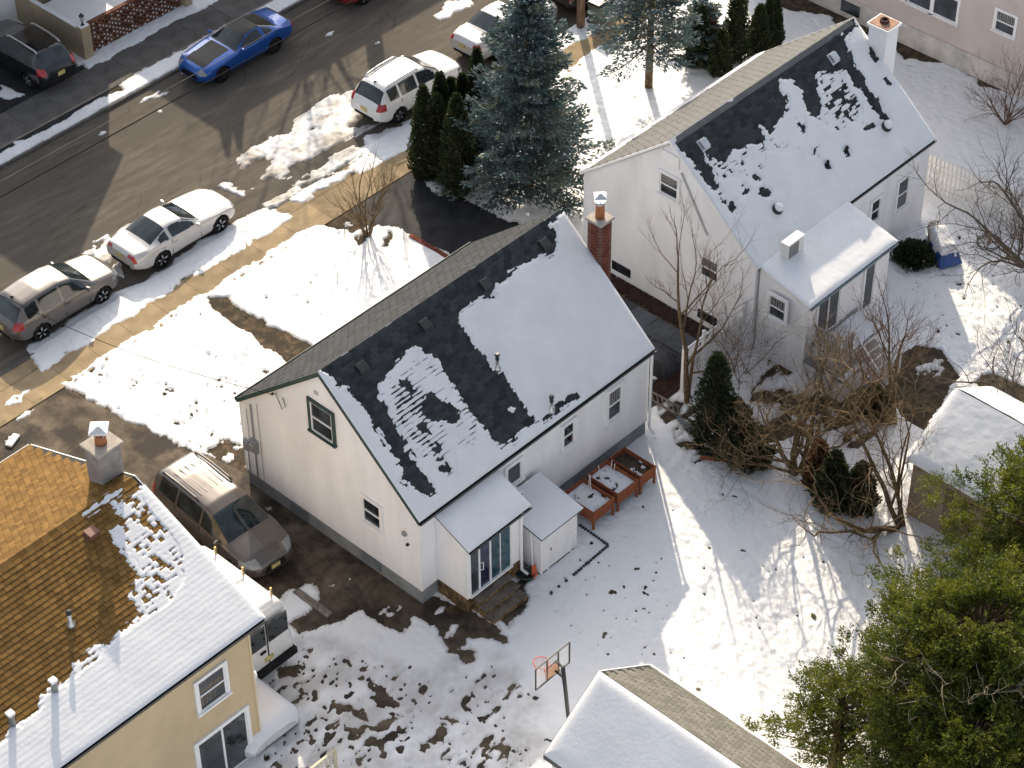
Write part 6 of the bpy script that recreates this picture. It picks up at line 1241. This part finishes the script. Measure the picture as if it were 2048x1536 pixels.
X_, Y_ = A_*sx*(1+.12*(rr_ > .62)), B_*sy; Pt = np.stack([tc_[0]-.2+X_*math.cos(ang)-Y_*math.sin(ang), tc_[1]+.35+X_*math.sin(ang)+Y_*math.cos(ang), hz], -1).reshape(-1, 3)
F, u_ = grid_faces(26, 26, np.ones(676, bool)); link('tarp', np_mesh('tarp', Pt, F, TARP), tp)
ms = (rr_ < .76+.12*fbm(A_*2, B_*2, 9)).ravel(); F, u_ = grid_faces(26, 26, ms); P2 = Pt.copy(); P2[:, 2] += .05; link('snow', np_mesh('tarp_snow', P2[u_], F, SNOW), tp)
wk = thing('wicker_chair', 'pale wicker garden chair beside the blue tarp', 'chair', tuple(at(1872, 500)), world=True); WK = mat('wicker', (.42, .37, .31), .8, var=.3, scale=14); a = at(1872, 500)
MB().box(a[0]-.3, a[0]+.3, a[1]-.3, a[1]+.3, .35, .45).build('seat', WK, wk, bevel=.03)
for i in range(9): an = math.pi*.15+i*math.pi*.7/8; MB().tube([(a[0]+.32*math.cos(an), a[1]+.32*math.sin(an), .4), (a[0]+.38*math.cos(an), a[1]+.38*math.sin(an), 1.0)], .02, 5).build('back_cane', WK, wk)
MB().tube([(a[0]+.38*math.cos(math.pi*.15+i*math.pi*.7/12), a[1]+.38*math.sin(math.pi*.15+i*math.pi*.7/12), 1.0) for i in range(13)], .03, 6).build('back_rail', WK, wk)
for s in ((-.27, -.27), (.27, -.27), (-.27, .27), (.27, .27)): MB().box(a[0]+s[0]-.025, a[0]+s[0]+.025, a[1]+s[1]-.025, a[1]+s[1]+.025, 0, .35).build('leg', WK, wk)
q = at(1977, 490); tp2 = thing('wooden_post', 'short pale wooden post in a coil of hose near the blue tarp', 'post', tuple(q), world=True); MB().lathe([(.07, 0), (.06, .62), (.02, .64)], q, 8).build('post', mat('pale_wood', (.42, .33, .25), .8), tp2)
MB().tube([(q[0]+.42*math.cos(i*.35), q[1]+.42*math.sin(i*.35), .05+.004*i) for i in range(40)], .02, 5).build('hose', EM, tp2)
for i, (px, py, l, lb) in enumerate(((1627, 1232, .16, 'brown pine cone lying on the sunny snow'), (25, 880, .28, 'white plank end lying on the brown driveway'), (625, 1205, .75, 'grey plank lying half in snow behind the van'))):
    a = at(px, py, .06); b = MB(); b.T = Matrix.Translation(Vector(a)) @ Matrix.Rotation((1.2, .4, -1.57)[i], 4, 'Z')
    if i == 0: b.lathe([(.02, -.12), (.06, -.05), (.07, .02), (.02, .12)], (0, 0, 0), 8, 'x'); b.build('pine_cone', BARK, label=lb, cat='cone')
    else: b.box(-l, l, -.12, .12, -.05, .03); b.build('plank', WTRIM if i == 1 else WOOD, label=lb, cat='plank', bevel=.01)
cv = thing('covered_mower', 'dark covered hump on the slabs between the two white houses', 'cover', (13.0, 1.9, 0), world=True)
us = np.linspace(-1, 1, 18); A_, B_ = np.meshgrid(us, us); q2 = np.clip(1-np.maximum(np.abs(A_), np.abs(B_))**4, 0, 1)**.5; Pt = np.stack([13.0+A_*.5, 1.9+B_*.75, .03+.75*q2*(1+.15*fbm(A_*2, B_*2, 4))], -1).reshape(-1, 3); F, u_ = grid_faces(18, 18, np.ones(324, bool)); link('cover', np_mesh('cover', Pt, F, mat('dark_cover', (.03, .033, .04), .6, var=.3, scale=3)), cv)
hr = thing('garden_hose', 'dark green hose heap between the back steps and the shed', 'hose', tuple(at(1050, 1150)), world=True); a = at(1052, 1152, .05)
for k in range(3): MB().tube([(a[0]+(.18+.05*k)*math.cos(i*.42), a[1]+(.18+.04*k)*math.sin(i*.42), .07+.05*k+.02*math.sin(i)) for i in range(16)], .025, 6).build('coil', mat('hose_green', (.02, .06, .045), .5), hr)
for o in bpy.data.objects:
    if '_w' in o: del o['_w']
